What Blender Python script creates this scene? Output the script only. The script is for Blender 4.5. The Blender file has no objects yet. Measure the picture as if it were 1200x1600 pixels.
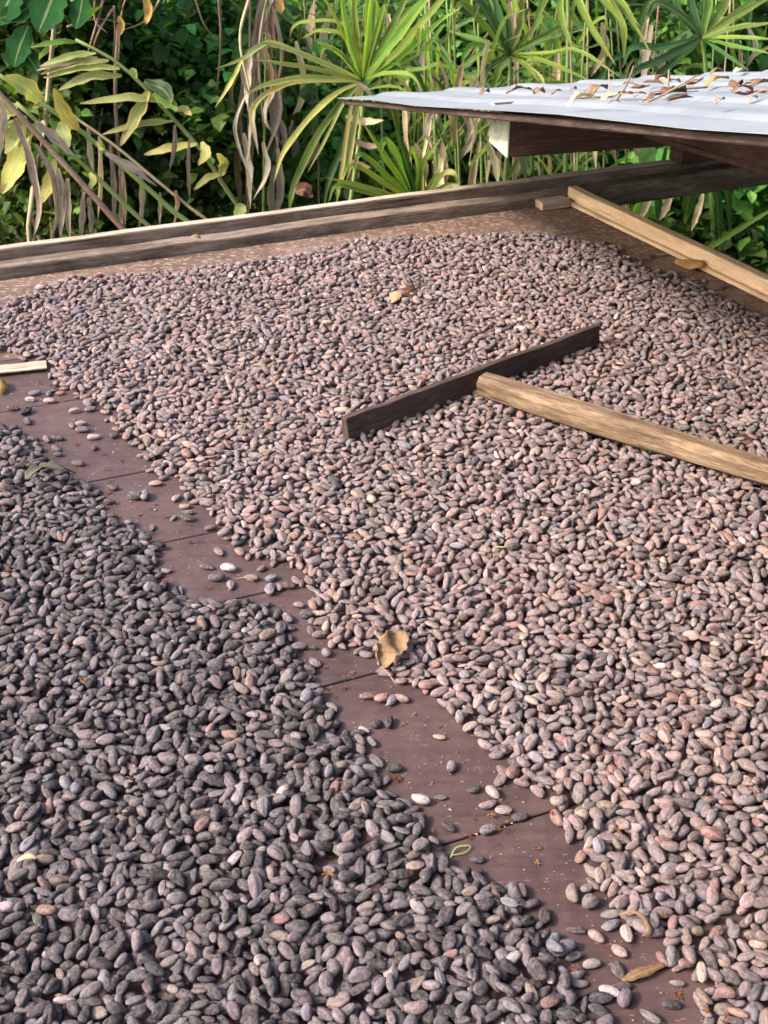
import bpy, bmesh, math, random
import numpy as np
from mathutils import Vector, Matrix
random.seed(7); rng = np.random.default_rng(11)
C = bpy.context.scene.collection
SC = bpy.context.scene

# ------------------------------------------------------------------ camera, sky, sun, exposure
FPX, CX, CY = 2000.0, 600.0, 800.0           # lens in pixels of the 1200 x 1600 frame
PITCH = math.atan(1240.0 / FPX)
CAMH = 1.07                                  # above the deck's boards (z = 0)
cd = bpy.data.cameras.new('camera'); cam = bpy.data.objects.new('camera', cd); C.objects.link(cam)
cam.location = (0, 0, CAMH); cam.rotation_euler = (math.pi/2 - PITCH, 0, 0)
cd.sensor_fit = 'VERTICAL'; cd.sensor_height = 36; cd.sensor_width = 27; cd.lens = 36*FPX/1600
cd.clip_start = .02; cd.clip_end = 200
cd.dof.use_dof = True; cd.dof.focus_distance = 1.75; cd.dof.aperture_fstop = 19
SC.camera = cam
SUN_EL, SUN_H = math.radians(40), Vector((-.965, -.26)).normalized()      # towards the sun
w = bpy.data.worlds.new('World'); SC.world = w; w.use_nodes = True
nt = w.node_tree; sky = nt.nodes.new('ShaderNodeTexSky'); sky.sky_type = 'NISHITA'; sky.sun_disc = False
sky.sun_elevation = SUN_EL; sky.sun_rotation = math.atan2(SUN_H.x, SUN_H.y); sky.dust_density = 5; sky.air_density = 1.0
nt.links.new(sky.outputs[0], nt.nodes['Background'].inputs[0]); nt.nodes['Background'].inputs[1].default_value = .15
sd = bpy.data.lights.new('sun', 'SUN'); so = bpy.data.objects.new('sun', sd); C.objects.link(so)
sd.energy = 2.1; sd.angle = math.radians(8); sd.color = (1, .965, .925)
dirv = Vector((SUN_H.x*math.cos(SUN_EL), SUN_H.y*math.cos(SUN_EL), math.sin(SUN_EL)))
so.rotation_euler = dirv.to_track_quat('Z', 'Y').to_euler()
SC.view_settings.view_transform = 'Standard'; SC.view_settings.look = 'None'; SC.view_settings.gamma = 1
SC.view_settings.exposure = 1.62; SC.view_settings.use_curve_mapping = False
SC.cycles.max_bounces = 8

# ------------------------------------------------------------------ measuring helpers
SP, CP = math.sin(PITCH), math.cos(PITCH)
def G(x, y, H=0.0):
    """point of the horizontal plane z = H that the photograph shows at pixel x, y"""
    v, a = (y-CY)/FPX, (x-CX)/FPX
    z = (CAMH-H)/(SP+v*CP)
    return Vector((a*z, z*(CP-v*SP), H))
def D(x, y, Y):
    """point at world distance Y on the sight line of pixel x, y"""
    v, a = (y-CY)/FPX, (x-CX)/FPX
    z = Y/(CP-v*SP)
    return Vector((a*z, Y, CAMH - z*(SP+v*CP)))
def pxm(Y): return Y/.95/FPX                # metres per pixel at distance Y
YAW = math.radians(22.2)
U = Vector((math.cos(YAW), math.sin(YAW), 0)); V = Vector((-math.sin(YAW), math.cos(YAW), 0)); ZZ = Vector((0, 0, 1))
C0 = G(884, 316)                             # inner back right corner of the deck
def T(u, v, z=0.0): return C0 + U*u + V*v + ZZ*z
def UV(p): d = p-C0; return d.dot(U), d.dot(V)

# ------------------------------------------------------------------ object helpers
def tag(o, label=None, cat=None, group=None, kind=None):
    if label: o['label'] = label
    if cat: o['category'] = cat
    if group: o['group'] = group
    if kind: o['kind'] = kind
    return o
def empty(name, loc, label, cat, group=None):
    o = bpy.data.objects.new(name, None); o.empty_display_size = .05; C.objects.link(o); o.location = loc
    return tag(o, label, cat, group)
def link(name, me, parent=None):
    o = bpy.data.objects.new(name, me); C.objects.link(o)
    if parent: o.parent = parent; o.matrix_parent_inverse = Matrix.Translation(parent.location).inverted()
    return o
def mesh(name, verts, faces, m, smooth=True, lf=False):
    me = bpy.data.meshes.new(name); me.from_pydata([tuple(v) for v in verts], [], faces)
    if smooth: me.polygons.foreach_set('use_smooth', [True]*len(me.polygons))
    if m: me.materials.append(m)
    me.update()
    if lf:
        n = len(verts)//3; z = random.random()*9
        at = me.attributes.new('lf', 'FLOAT_VECTOR', 'POINT')
        at.data.foreach_set('vector', np.array([(k-1, i/(n-1), z) for i in range(n) for k in range(3)], np.float32).ravel())
    return me
def bevel_box(name, o3, ax, ay, az, sx, sy, sz, m, parent=None, bev=.003, seg=2, cuts=0, wob=0.0, seed=0):
    """timber: corner o3, axes, sizes; bevelled, with a little unevenness along its length"""
    bm = bmesh.new()
    n = max(1, cuts)
    ring = [(0, 0), (1, 0), (1, 1), (0, 1)]
    r = random.Random(seed)
    vs = []
    for i in range(n+1):
        t = i/n
        dy, dz = (r.uniform(-wob, wob), r.uniform(-wob, wob)) if 0 < i < n else (0, 0)
        vs.append([bm.verts.new((t*sx, b*sy+dy*(1 if b else .6), c*sz+dz*c)) for b, c in ring])
    for i in range(n):
        for k in range(4):
            a, b = vs[i][k], vs[i][(k+1) % 4]; c, d = vs[i+1][(k+1) % 4], vs[i+1][k]
            bm.faces.new((a, d, c, b))
    bm.faces.new(vs[0]); bm.faces.new(vs[-1][::-1])
    bmesh.ops.recalc_face_normals(bm, faces=bm.faces)
    ed = [e for e in bm.edges if len(e.link_faces) == 2 and e.calc_face_angle(0) > .6]
    bmesh.ops.bevel(bm, geom=ed, offset=bev, segments=seg, affect='EDGES', profile=.6)
    me = bpy.data.meshes.new(name); bm.to_mesh(me); bm.free()
    me.polygons.foreach_set('use_smooth', [False]*len(me.polygons))
    me.materials.append(m)
    o = bpy.data.objects.new(name, me); C.objects.link(o)
    M = Matrix((ax, ay, az)).transposed().to_4x4(); M.translation = o3
    if parent:
        o.parent = parent; o.matrix_parent_inverse = Matrix.Translation(parent.location).inverted()
    o.matrix_basis = M
    return o
def nest(o, part):
    o.parent = part; o.matrix_parent_inverse = part.matrix_basis.inverted()
def catmull(pts, n):
    P = [pts[0]*2-pts[1]] + list(pts) + [pts[-1]*2-pts[-2]]
    out = []; m = len(pts)-1
    for i in range(n+1):
        t = i/n*m; k = min(int(t), m-1); f = t-k
        a, b, c, d = P[k], P[k+1], P[k+2], P[k+3]
        out.append(.5*((2*b)+(c-a)*f+(2*a-5*b+4*c-d)*f*f+(3*b-a-3*c+d)*f**3))
    return out
def tube_geo(path, r0, r1, seg=7):
    V_, F_ = [], []
    n = len(path)
    for i, p in enumerate(path):
        t = (path[min(i+1, n-1)]-path[max(i-1, 0)]).normalized()
        s = t.orthogonal().normalized() if abs(t.z) > .95 else t.cross(ZZ).normalized()
        q = t.cross(s)
        r = r0+(r1-r0)*i/(n-1)
        for k in range(seg):
            a = 2*math.pi*k/seg
            V_.append(p+(s*math.cos(a)+q*math.sin(a))*r)
    for i in range(n-1):
        for k in range(seg):
            k2 = (k+1) % seg
            F_.append((i*seg+k, i*seg+k2, (i+1)*seg+k2, (i+1)*seg+k))
    F_.append(tuple(range(seg))[::-1]); F_.append(tuple((n-1)*seg+k for k in range(seg)))
    return V_, F_
def tube(name, path, r0, r1, m, parent=None, seg=7):
    a, b = tube_geo(path, r0, r1, seg)
    return link(name, mesh(name, a, b, m), parent)
def blade_geo(path, width, profile, face=Vector((0, -1, .6)), fold=.35, wave=0.0, seed=0, twist=0.0):
    """leaf blade: midrib along the path, two halves folded up along it, wavy rims"""
    r = random.Random(seed); ph = r.uniform(0, 6)
    V_, F_ = [], []; n = len(path)-1
    for i, p in enumerate(path):
        s = i/n
        t = (path[min(i+1, n)]-path[max(i-1, 0)]).normalized()
        side = t.cross(face)
        side = side.normalized() if side.length > 1e-4 else t.orthogonal().normalized()
        side = Matrix.Rotation(twist*s, 3, t) @ side
        nor = side.cross(t).normalized()
        hw = width*.5*profile(s)
        w1 = math.sin(s*15+ph)*wave*width; w2 = math.sin(s*13+ph+2)*wave*width
        V_ += [p-side*hw*(1+.12*math.sin(s*23+ph))+nor*(hw*fold+w1), p.copy(), p+side*hw*(1+.12*math.sin(s*19+ph*2))+nor*(hw*fold+w2)]
    for i in range(n):
        a = i*3
        F_ += [(a, a+1, a+4, a+3), (a+1, a+2, a+5, a+4)]
    return V_, F_
lance = lambda s: max(.03, (math.sin(math.pi*min(1, s*.92+.06))**.75))
strap = lambda s: max(.04, min(1, .45+s*2.2)*min(1, (1-s)*2.6)**.8)
ragged = lambda s: max(.05, min(1, .4+s*2)*min(1, (1-s)*3)*(.9+.1*math.sin(s*17)))

# ------------------------------------------------------------------ materials
def mat(name):
    m = bpy.data.materials.new(name); m.use_nodes = True
    t = m.node_tree; b = t.nodes['Principled BSDF']
    return m, t, b, t.nodes.new, t.links.new
def ramp(t, stops):
    r = t.nodes.new('ShaderNodeValToRGB'); e = r.color_ramp.elements
    e[0].position, e[0].color = stops[0][0], (*stops[0][1], 1); e[1].position, e[1].color = stops[-1][0], (*stops[-1][1], 1)
    for p, c in stops[1:-1]:
        k = e.new(p); k.color = (*c, 1)
    return r
def noise(t, vec, scale, detail=4, rough=.55, dim='3D'):
    n = t.nodes.new('ShaderNodeTexNoise'); n.inputs['Scale'].default_value = scale; n.inputs['Detail'].default_value = detail
    n.inputs['Roughness'].default_value = rough
    if vec is not None: t.links.new(vec, n.inputs['Vector'])
    return n.outputs[0]
def mapping(t, vec, scale=(1, 1, 1), rot=(0, 0, 0)):
    n = t.nodes.new('ShaderNodeMapping'); n.inputs['Scale'].default_value = scale; n.inputs['Rotation'].default_value = rot
    t.links.new(vec, n.inputs['Vector']); return n.outputs[0]
def mixc(t, f, a, b, mode='MIX'):
    n = t.nodes.new('ShaderNodeMix'); n.data_type = 'RGBA'; n.blend_type = mode
    for s, v in ((0, f), (6, a), (7, b)):
        if hasattr(v, 'links'): t.links.new(v, n.inputs[s])
        elif isinstance(v, (int, float)): n.inputs[s].default_value = v
        else: n.inputs[s].default_value = (*v, 1)
    return n.outputs[2]
def math_(t, op, a, b=0.0, clamp=False):
    n = t.nodes.new('ShaderNodeMath'); n.operation = op; n.use_clamp = clamp
    for i, v in enumerate((a, b)):
        if hasattr(v, 'links'): t.links.new(v, n.inputs[i])
        else: n.inputs[i].default_value = v
    return n.outputs[0]
def bump(t, b, h, strength, dist=.002):
    n = t.nodes.new('ShaderNodeBump'); n.inputs['Strength'].default_value = strength; n.inputs['Distance'].default_value = dist
    t.links.new(h, n.inputs['Height']); t.links.new(n.outputs[0], b.inputs['Normal'])
def objco(t): return t.nodes.new('ShaderNodeTexCoord').outputs['Object']

def wood(name, dark, mid, light, rough=.85, long=7.0, across=55.0, bstr=.5, stain=.5):
    m, t, b, N, L = mat(name)
    oi = N('ShaderNodeObjectInfo')
    off = N('ShaderNodeVectorMath'); off.operation = 'ADD'
    sc = N('ShaderNodeVectorMath'); sc.operation = 'SCALE'; sc.inputs[0].default_value = (7, 13, 5); L(oi.outputs['Random'], sc.inputs['Scale'])
    L(objco(t), off.inputs[0]); L(sc.outputs[0], off.inputs[1]); co = off.outputs[0]
    grain = noise(t, mapping(t, co, (long, across, across)), 1.0, 6, .65)
    fine = noise(t, mapping(t, co, (long*6, across*7, across*7)), 1.0, 3, .6)
    blot = noise(t, mapping(t, co, (.5, 1.6, 1.6)), 16, 6, .65)
    crack = ramp(t, [(.62, (1, 1, 1)), (.68, (.35, .32, .30))]); L(noise(t, mapping(t, co, (long*.5, across*2.2, across*2.2)), 1, 2, .5), crack.inputs[0])
    g = math_(t, 'ADD', math_(t, 'MULTIPLY', grain, .5), math_(t, 'MULTIPLY', fine, .5))
    c = ramp(t, [(.3, dark), (.5, mid), (.7, light)]); L(g, c.inputs[0])
    st = ramp(t, [(.38, tuple(1-stain*k for k in (.75, .8, .85))), (.62, (1, 1, 1))]); L(blot, st.inputs[0])
    L(mixc(t, 1.0, mixc(t, 1.0, c.outputs[0], st.outputs[0], 'MULTIPLY'), crack.outputs[0], 'MULTIPLY'), b.inputs['Base Color'])
    b.inputs['Roughness'].default_value = rough; b.inputs['Specular IOR Level'].default_value = .25
    bump(t, b, g, bstr, .003)
    return m
M_rail = wood('weathered_rail_wood', (.065, .045, .035), (.21, .158, .125), (.42, .33, .26), across=85, bstr=.9, stain=.7)
M_palewood = wood('pale_worn_wood', (.26, .19, .14), (.42, .33, .25), (.60, .49, .38), across=80, stain=.4)
M_railtop = wood('grey_worn_wood', (.09, .062, .048), (.21, .155, .12), (.40, .31, .24), across=90, stain=.7)
M_edge = wood('sawn_tan_wood', (.44, .28, .155), (.64, .45, .275), (.74, .57, .38), across=70, stain=.35)
M_roofwood = wood('brown_roof_timber', (.028, .016, .012), (.075, .044, .031), (.15, .095, .068), across=70)
M_endgrain = wood('pale_lichened_end_grain', (.22, .24, .17), (.38, .40, .31), (.55, .56, .46), across=60, long=60, stain=.2)
M_blade = wood('dark_stained_wood', (.028, .017, .014), (.062, .040, .033), (.13, .09, .075), across=60, bstr=.7, rough=.7)
M_handle = wood('hewn_handle_wood', (.075, .045, .027), (.20, .132, .080), (.39, .285, .185), across=70, bstr=1.0, stain=.75)

def deck_mat(name, base, lite, dirt, fleck, fl_amt, fs=1.0, worn=None):
    m, t, b, N, L = mat(name)
    g = N('ShaderNodeNewGeometry').outputs['Position']
    n1 = noise(t, g, 3.2, 6, .65); n2 = noise(t, g, 26, 5, .7)
    gr = noise(t, mapping(t, g, (4, 90, 40), (0, 0, -YAW)), 1, 5, .7)
    c1 = ramp(t, [(.36, dirt), (.5, base), (.68, lite)])
    L(math_(t, 'ADD', math_(t, 'MULTIPLY', n1, .45), math_(t, 'ADD', math_(t, 'MULTIPLY', n2, .3), math_(t, 'MULTIPLY', gr, .25))), c1.inputs[0])
    v = N('ShaderNodeTexVoronoi'); v.feature = 'F1'; v.inputs['Scale'].default_value = 1; v.inputs['Randomness'].default_value = 1
    L(mapping(t, g, (55*fs, 210*fs, 100), (0, 0, -YAW)), v.inputs['Vector'])
    sep = N('ShaderNodeSeparateColor'); L(v.outputs['Color'], sep.inputs[0])
    on = math_(t, 'GREATER_THAN', sep.outputs[0], 1-fl_amt)
    near = math_(t, 'LESS_THAN', v.outputs['Distance'], .42)
    f = math_(t, 'MULTIPLY', on, near)
    f = math_(t, 'MULTIPLY', f, .8)
    cc = mixc(t, f, c1.outputs[0], fleck)
    du = ramp(t, [(.56, (0, 0, 0)), (.68, (1, 1, 1))]); L(noise(t, g, 75, 6, .75), du.inputs[0])
    cc = mixc(t, math_(t, 'MULTIPLY', du.outputs[0], .35), cc, tuple(min(1, 1.9*k+.02) for k in base))
    dk = ramp(t, [(.30, (.45, .42, .42)), (.42, (1, 1, 1))]); L(noise(t, mapping(t, g, (1, 2.5, 1), (0, 0, -YAW)), 22, 6, .7), dk.inputs[0])
    cc = mixc(t, 1.0, cc, dk.outputs[0], 'MULTIPLY')
    if worn:      # strip along the right edge that rakes and feet have worn bare
        sb = N('ShaderNodeVectorMath'); sb.operation = 'SUBTRACT'; L(g, sb.inputs[0]); sb.inputs[1].default_value = C0
        dt = N('ShaderNodeVectorMath'); dt.operation = 'DOT_PRODUCT'; L(sb.outputs[0], dt.inputs[0]); dt.inputs[1].default_value = U
        mk = math_(t, 'MULTIPLY', math_(t, 'ADD', math_(t, 'ADD', dt.outputs['Value'], .13), math_(t, 'MULTIPLY', n1, .25)), 9, True)
        c2 = ramp(t, [(.36, worn[2]), (.5, worn[0]), (.68, worn[1])]); L(n2, c2.inputs[0])
        cc = mixc(t, mk, cc, mixc(t, math_(t, 'MULTIPLY', math_(t, 'MULTIPLY', math_(t, 'GREATER_THAN', sep.outputs[1], .62), near), .7), c2.outputs[0], worn[3]))
    L(cc, b.inputs['Base Color'])
    rr = ramp(t, [(.35, (.5, .5, .5)), (.7, (.75, .75, .75))]); L(n2, rr.inputs[0]); L(rr.outputs[0], b.inputs['Roughness'])
    b.inputs['Specular IOR Level'].default_value = .35
    bump(t, b, math_(t, 'ADD', math_(t, 'MULTIPLY', gr, .6), math_(t, 'MULTIPLY', n2, .4)), .35, .002)
    return m
M_deck = deck_mat('maroon_stained_board', (.062, .034, .031), (.100, .062, .056), (.032, .019, .018), (.16, .105, .088), .018, 2.3, ((.115, .070, .051), (.20, .135, .10), (.050, .030, .024), (.42, .31, .225)))
M_deckworn = deck_mat('worn_flecked_board', (.115, .070, .051), (.20, .135, .10), (.050, .030, .024), (.42, .31, .225), .36, 1.35)

def bean_mat(name, source):
    m, t, b, N, L = mat(name)
    if source == 'attr':
        a = N('ShaderNodeAttribute'); a.attribute_name = 'tint'; col = a.outputs['Color']
        bc = N('ShaderNodeAttribute'); bc.attribute_name = 'bean_co'; co = bc.outputs['Vector']
    else:
        oi = N('ShaderNodeObjectInfo'); col = oi.outputs['Color']
        s = N('ShaderNodeVectorMath'); s.operation = 'SCALE'; s.inputs[0].default_value = (90, 57, 31); L(oi.outputs['Random'], s.inputs['Scale'])
        ad = N('ShaderNodeVectorMath'); ad.operation = 'ADD'; L(objco(t), ad.inputs[0]); L(s.outputs[0], ad.inputs[1]); co = ad.outputs[0]
    blot = noise(t, co, 210, 5, .65)
    ridge = noise(t, mapping(t, co, (70, 340, 340)), 1, 5, .7)
    fine = noise(t, co, 900, 3, .6)
    dk = ramp(t, [(.30, (.38, .34, .34)), (.45, (.90, .88, .88)), (.68, (1.45, 1.40, 1.38))]); L(ridge, dk.inputs[0])
    c = mixc(t, 1.0, col, dk.outputs[0], 'MULTIPLY')
    dust = ramp(t, [(.44, (0, 0, 0)), (.60, (1, 1, 1))]); L(math_(t, 'ADD', math_(t, 'MULTIPLY', blot, .75), math_(t, 'MULTIPLY', fine, .25)), dust.inputs[0])
    c = mixc(t, math_(t, 'MULTIPLY', dust.outputs[0], .55), c, mixc(t, .42, mixc(t, 1.0, col, (1.9, 1.9, 1.92), 'MULTIPLY'), (.31, .27, .255)))
    red = ramp(t, [(.58, (0, 0, 0)), (.72, (1, 1, 1))]); L(noise(t, mapping(t, co, (1, 1, 1), (1, 2, 0)), 130, 2, .5), red.inputs[0])
    c = mixc(t, math_(t, 'MULTIPLY', red.outputs[0], .28), c, mixc(t, .6, col, (.21, .085, .06)))
    L(c, b.inputs['Base Color']); b.inputs['Roughness'].default_value = .82; b.inputs['Specular IOR Level'].default_value = .2
    bump(t, b, math_(t, 'ADD', math_(t, 'MULTIPLY', ridge, .55), math_(t, 'ADD', math_(t, 'MULTIPLY', fine, .2), math_(t, 'MULTIPLY', blot, .5))), 1.0, .0045)
    return m
M_beanA = bean_mat('bean_skin_heap', 'attr'); M_beanO = bean_mat('bean_skin', 'object')

def leaf_mat(name, base, alt, transl=.4, rough=.55, vein=0.0, edge=0.0, tip=0.0, streak=.5):
    m, t, b, N, L = mat(name)
    oi = N('ShaderNodeObjectInfo'); co = objco(t)
    n1 = noise(t, co, 14, 4, .6); n2 = noise(t, mapping(t, co, (3, 3, 3)), 60, 3, .6)
    rp = ramp(t, [(.35, base), (.65, alt)]); L(math_(t, 'ADD', math_(t, 'MULTIPLY', n1, .6), math_(t, 'MULTIPLY', n2, .4)), rp.inputs[0])
    hv = N('ShaderNodeHueSaturation'); L(rp.outputs[0], hv.inputs['Color'])
    L(math_(t, 'ADD', math_(t, 'MULTIPLY', oi.outputs['Random'], .05), .475), hv.inputs['Hue'])
    L(math_(t, 'ADD', math_(t, 'MULTIPLY', oi.outputs['Random'], .5), .75), hv.inputs['Value'])
    c = hv.outputs[0]; h = n2
    if vein == 'attr':
        at = N('ShaderNodeAttribute'); at.attribute_name = 'shade'
        c = mixc(t, 1.0, c, at.outputs['Color'], 'MULTIPLY')
    else:
        lf = N('ShaderNodeAttribute'); lf.attribute_name = 'lf'
        sp = N('ShaderNodeSeparateXYZ'); L(lf.outputs['Vector'], sp.inputs[0])
        st = noise(t, mapping(t, lf.outputs['Vector'], (9, 2.2, 40)), 1, 4, .7); h = st
        sr = ramp(t, [(.34, (1-streak,)*3), (.5, (1, 1, 1)), (.68, (1+streak*.7, 1+streak*.7, 1+streak*.5))]); L(st, sr.inputs[0])
        c = mixc(t, 1.0, c, sr.outputs[0], 'MULTIPLY')
        ax = math_(t, 'ABSOLUTE', sp.outputs[0])
        if edge:
            e = math_(t, 'MULTIPLY', math_(t, 'SUBTRACT', math_(t, 'ADD', math_(t, 'MULTIPLY', ax, .6), st), .82), 5, True)
            c = mixc(t, math_(t, 'MULTIPLY', e, edge), c, (.42, .30, .07))
        if tip:
            e = math_(t, 'MULTIPLY', math_(t, 'SUBTRACT', math_(t, 'ADD', sp.outputs[1], math_(t, 'MULTIPLY', st, .5)), 1.10), 9, True)
            c = mixc(t, math_(t, 'MULTIPLY', e, tip), c, (.36, .24, .13))
        mid = math_(t, 'LESS_THAN', ax, .07)
        c = mixc(t, math_(t, 'MULTIPLY', mid, .25 if streak else 0), c, (.5, .5, .25))
    L(c, b.inputs['Base Color']); b.inputs['Roughness'].default_value = rough; b.inputs['Specular IOR Level'].default_value = .05 if name == 'deep_green_leaf' else .2
    if transl > 0:
        tr = N('ShaderNodeBsdfTranslucent'); L(mixc(t, 1.0, c, (1.6, 1.7, .7) if base[1] > base[0]*.9 else (1.35, 1.15, .85), 'MULTIPLY'), tr.inputs['Color'])
        mx = N('ShaderNodeMixShader'); mx.inputs[0].default_value = transl
        L(b.outputs[0], mx.inputs[1]); L(tr.outputs[0], mx.inputs[2]); L(mx.outputs[0], t.nodes['Material Output'].inputs['Surface'])
    bump(t, b, h, .45, .002)
    return m
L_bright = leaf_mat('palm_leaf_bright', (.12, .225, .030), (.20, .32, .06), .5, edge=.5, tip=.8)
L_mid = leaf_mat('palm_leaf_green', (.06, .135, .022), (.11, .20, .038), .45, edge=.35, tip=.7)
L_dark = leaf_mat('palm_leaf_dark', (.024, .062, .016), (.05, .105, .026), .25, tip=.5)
L_pale = leaf_mat('pale_green_leaf', (.20, .24, .07), (.31, .33, .13), .35, edge=.6, tip=.8, streak=.35)
L_yell = leaf_mat('yellowing_leaf', (.33, .30, .08), (.46, .41, .15), .35, edge=.6, tip=.7, streak=.35)
L_dead = leaf_mat('dead_grey_tan_leaf', (.20, .155, .115), (.40, .33, .26), .2, .85, streak=.6)
L_tan = leaf_mat('dead_tan_leaf', (.36, .26, .155), (.58, .46, .30), .25, .85, streak=.55)
L_brown = leaf_mat('dead_brown_leaf', (.12, .06, .035), (.26, .145, .08), .15, .8)
L_rust = leaf_mat('rusty_flower', (.085, .032, .016), (.20, .075, .032), .15, .8, streak=0)
L_orange = leaf_mat('orange_brown_leaf', (.36, .18, .055), (.54, .31, .12), .2, .7)
L_tanleaf = leaf_mat('small_tan_leaf', (.30, .185, .095), (.48, .33, .19), .08, .8, streak=0)
L_crisp = leaf_mat('crisp_curled_leaf', (.15, .085, .045), (.36, .225, .125), .15, .85, streak=0)
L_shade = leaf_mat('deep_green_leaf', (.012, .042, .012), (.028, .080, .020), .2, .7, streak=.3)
L_husk = leaf_mat('grey_green_husk', (.055, .05, .032), (.12, .11, .08), 0.0, .9, streak=0)
L_bush = leaf_mat('bush_leaf', (.038, .098, .018), (.10, .19, .040), .36, .5, 'attr')
M_stemg = leaf_mat('green_stem', (.12, .18, .04), (.20, .25, .08), 0.0, .6, streak=0)
M_stemb = leaf_mat('brown_stem', (.20, .125, .075), (.38, .27, .175), 0.0, .85, streak=0)
M_crumb = leaf_mat('husk_crumbs', (.11, .062, .043), (.26, .18, .135), 0.0, .9, streak=0)
M_twig = leaf_mat('dry_twig', (.16, .10, .065), (.30, .21, .15), 0.0, .85, streak=0)
def zinc():
    m, t, b, N, L = mat('galvanised_sheet')
    co = objco(t); n = noise(t, co, 5, 5, .6); n2 = noise(t, co, 60, 3, .6)
    c = ramp(t, [(.3, (.185, .193, .205)), (.6, (.265, .275, .288))]); L(n, c.inputs[0])
    d = ramp(t, [(.62, (1, 1, 1)), (.8, (.72, .66, .60))]); L(math_(t, 'ADD', math_(t, 'MULTIPLY', n, .5), math_(t, 'MULTIPLY', n2, .5)), d.inputs[0])
    L(mixc(t, 1.0, c.outputs[0], d.outputs[0], 'MULTIPLY'), b.inputs['Base Color'])
    b.inputs['Metallic'].default_value = .25; b.inputs['Roughness'].default_value = .5
    return m
M_zinc = zinc()
def soil():
    m, t, b, N, L = mat('forest_floor')
    co = objco(t); n = noise(t, co, 2, 6, .65); n2 = noise(t, co, 25, 5, .7)
    c = ramp(t, [(.35, (.012, .016, .007)), (.5, (.03, .034, .014)), (.7, (.07, .052, .03))]); L(math_(t, 'ADD', math_(t, 'MULTIPLY', n, .5), math_(t, 'MULTIPLY', n2, .5)), c.inputs[0])
    L(c.outputs[0], b.inputs['Base Color']); b.inputs['Roughness'].default_value = 1
    bump(t, b, n2, 1, .05); return m
M_soil = soil()

# ------------------------------------------------------------------ ground: falls away under the deck, banks up behind
def ground_h(x, y):
    s = max(0, min(1, (y-5.2)/6.0)); s = s*s*(3-2*s)
    return -1.55 + s*3.2 + .12*math.sin(x*1.7+y*.9) + .08*math.sin(x*3.1-y*2.3)
gv, gf = [], []
xs = np.concatenate([np.linspace(-60, -8, 14), np.linspace(-7, 7, 57), np.linspace(8, 60, 14)]); ys = np.concatenate([np.linspace(-40, -4, 10), np.linspace(-3, 13, 65), np.linspace(14, 80, 14)])
for y in ys:
    for x in xs: gv.append((x, y, ground_h(x, y)))
nx = len(xs)
for j in range(len(ys)-1):
    for i in range(nx-1): gf.append((j*nx+i, j*nx+i+1, (j+1)*nx+i+1, (j+1)*nx+i))
tag(link('ground', mesh('ground', gv, gf, M_soil)), kind='structure')

# ------------------------------------------------------------------ the drying deck
u_l, u_r = -2.3, .0
seam_px = [(940, 357), (1010, 405), (180, 745), (300, 838), (470, 912), (780, 1292), (1015, 1520)]
sv = sorted(UV(G(*p))[1] for p in seam_px)          # v of the joints, nearest first
v_front = -3.15
vs = [v_front]
for s in sv:
    while s-vs[-1] > .42: vs.append(vs[-1]+.31)
    if s-vs[-1] > .07: vs.append(s)
    else: vs[-1] = s
vs.append(.0)
EDIR = (G(884, 316)-G(1200, 470)).normalized(); ENOR = Vector((EDIR.y, -EDIR.x, 0))       # along the right edge, backwards; and outwards
KSH = EDIR.dot(U)/EDIR.dot(V); print('edge shear', KSH)
deck = empty('drying_deck', T(-1.1, -1.5, -.02), 'wide wooden drying deck of dark red boards spread with cocoa beans', 'drying deck')
gap = .0032
for i in range(len(vs)-1):
    a, b_ = vs[i]+gap/2, vs[i+1]-gap/2
    worn = vs[i+1] > -.42
    bo = bevel_box('board', T(u_l, a, -.022), U, V, ZZ, u_r-u_l, b_-a, .022-random.uniform(0, .0006), M_deckworn if worn else M_deck, deck, .0012, 1)
    for v_ in bo.data.vertices:
        if v_.co.x > 1: v_.co.x += KSH*(a+v_.co.y)
for k in range(4):
    bevel_box('joist', T(-2.1+k*.66, v_front, -.115), V, U*-1, ZZ, -v_front, .05, .092, M_roofwood, deck, .003, 1)
for (uu, vv) in ((-2.15, -2.9), (.05, -2.9), (-2.15, .01), (-.10, .01)):
    bevel_box('post', T(uu, vv, -1.75), ZZ, U, V, 1.63, .09, .09, M_roofwood, deck, .004, 1)
RL = 4.6
bevel_box('rail_lip', T(-2.4, .002, -.026), U, V, ZZ, RL, .046, .054, M_rail, deck, .005, 2, 40, .0022, 3)
rb_ = bevel_box('rail_board', T(-2.4, .0515, -.05), U, V, ZZ, RL, .024, .097, M_railtop, deck, .003, 2, 40, .0015, 4)
sunlit_edge = bevel_box('rail_sunlit_edge', T(-2.4, .0518, .0475), U, V, ZZ, RL, .0234, .006, M_palewood, deck, .002, 2, 40, .0012, 14)  # strip of paler, worn wood; its colour carries the rail's sunlit top edge
nest(sunlit_edge, rb_)
eb_ = bevel_box('edge_board', C0+ENOR*.002-EDIR*3.25-ZZ*.03, EDIR, ENOR*-1, ZZ, 3.248, -.026, .072, M_edge, deck, .003, 2, 30, .0015, 5)
es_ = bevel_box('edge_strip', C0-ENOR*.012-EDIR*3.25+ZZ*.002, EDIR, ENOR, ZZ, 3.235, .0125, .009, M_edge, deck, .002, 1, 30, .001, 8)
nest(es_, eb_)
bevel_box('corner_block', T(-.092, -.042, .001), U, V, ZZ, .082, .040, .020, M_palewood, deck, .0015, 1)

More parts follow.
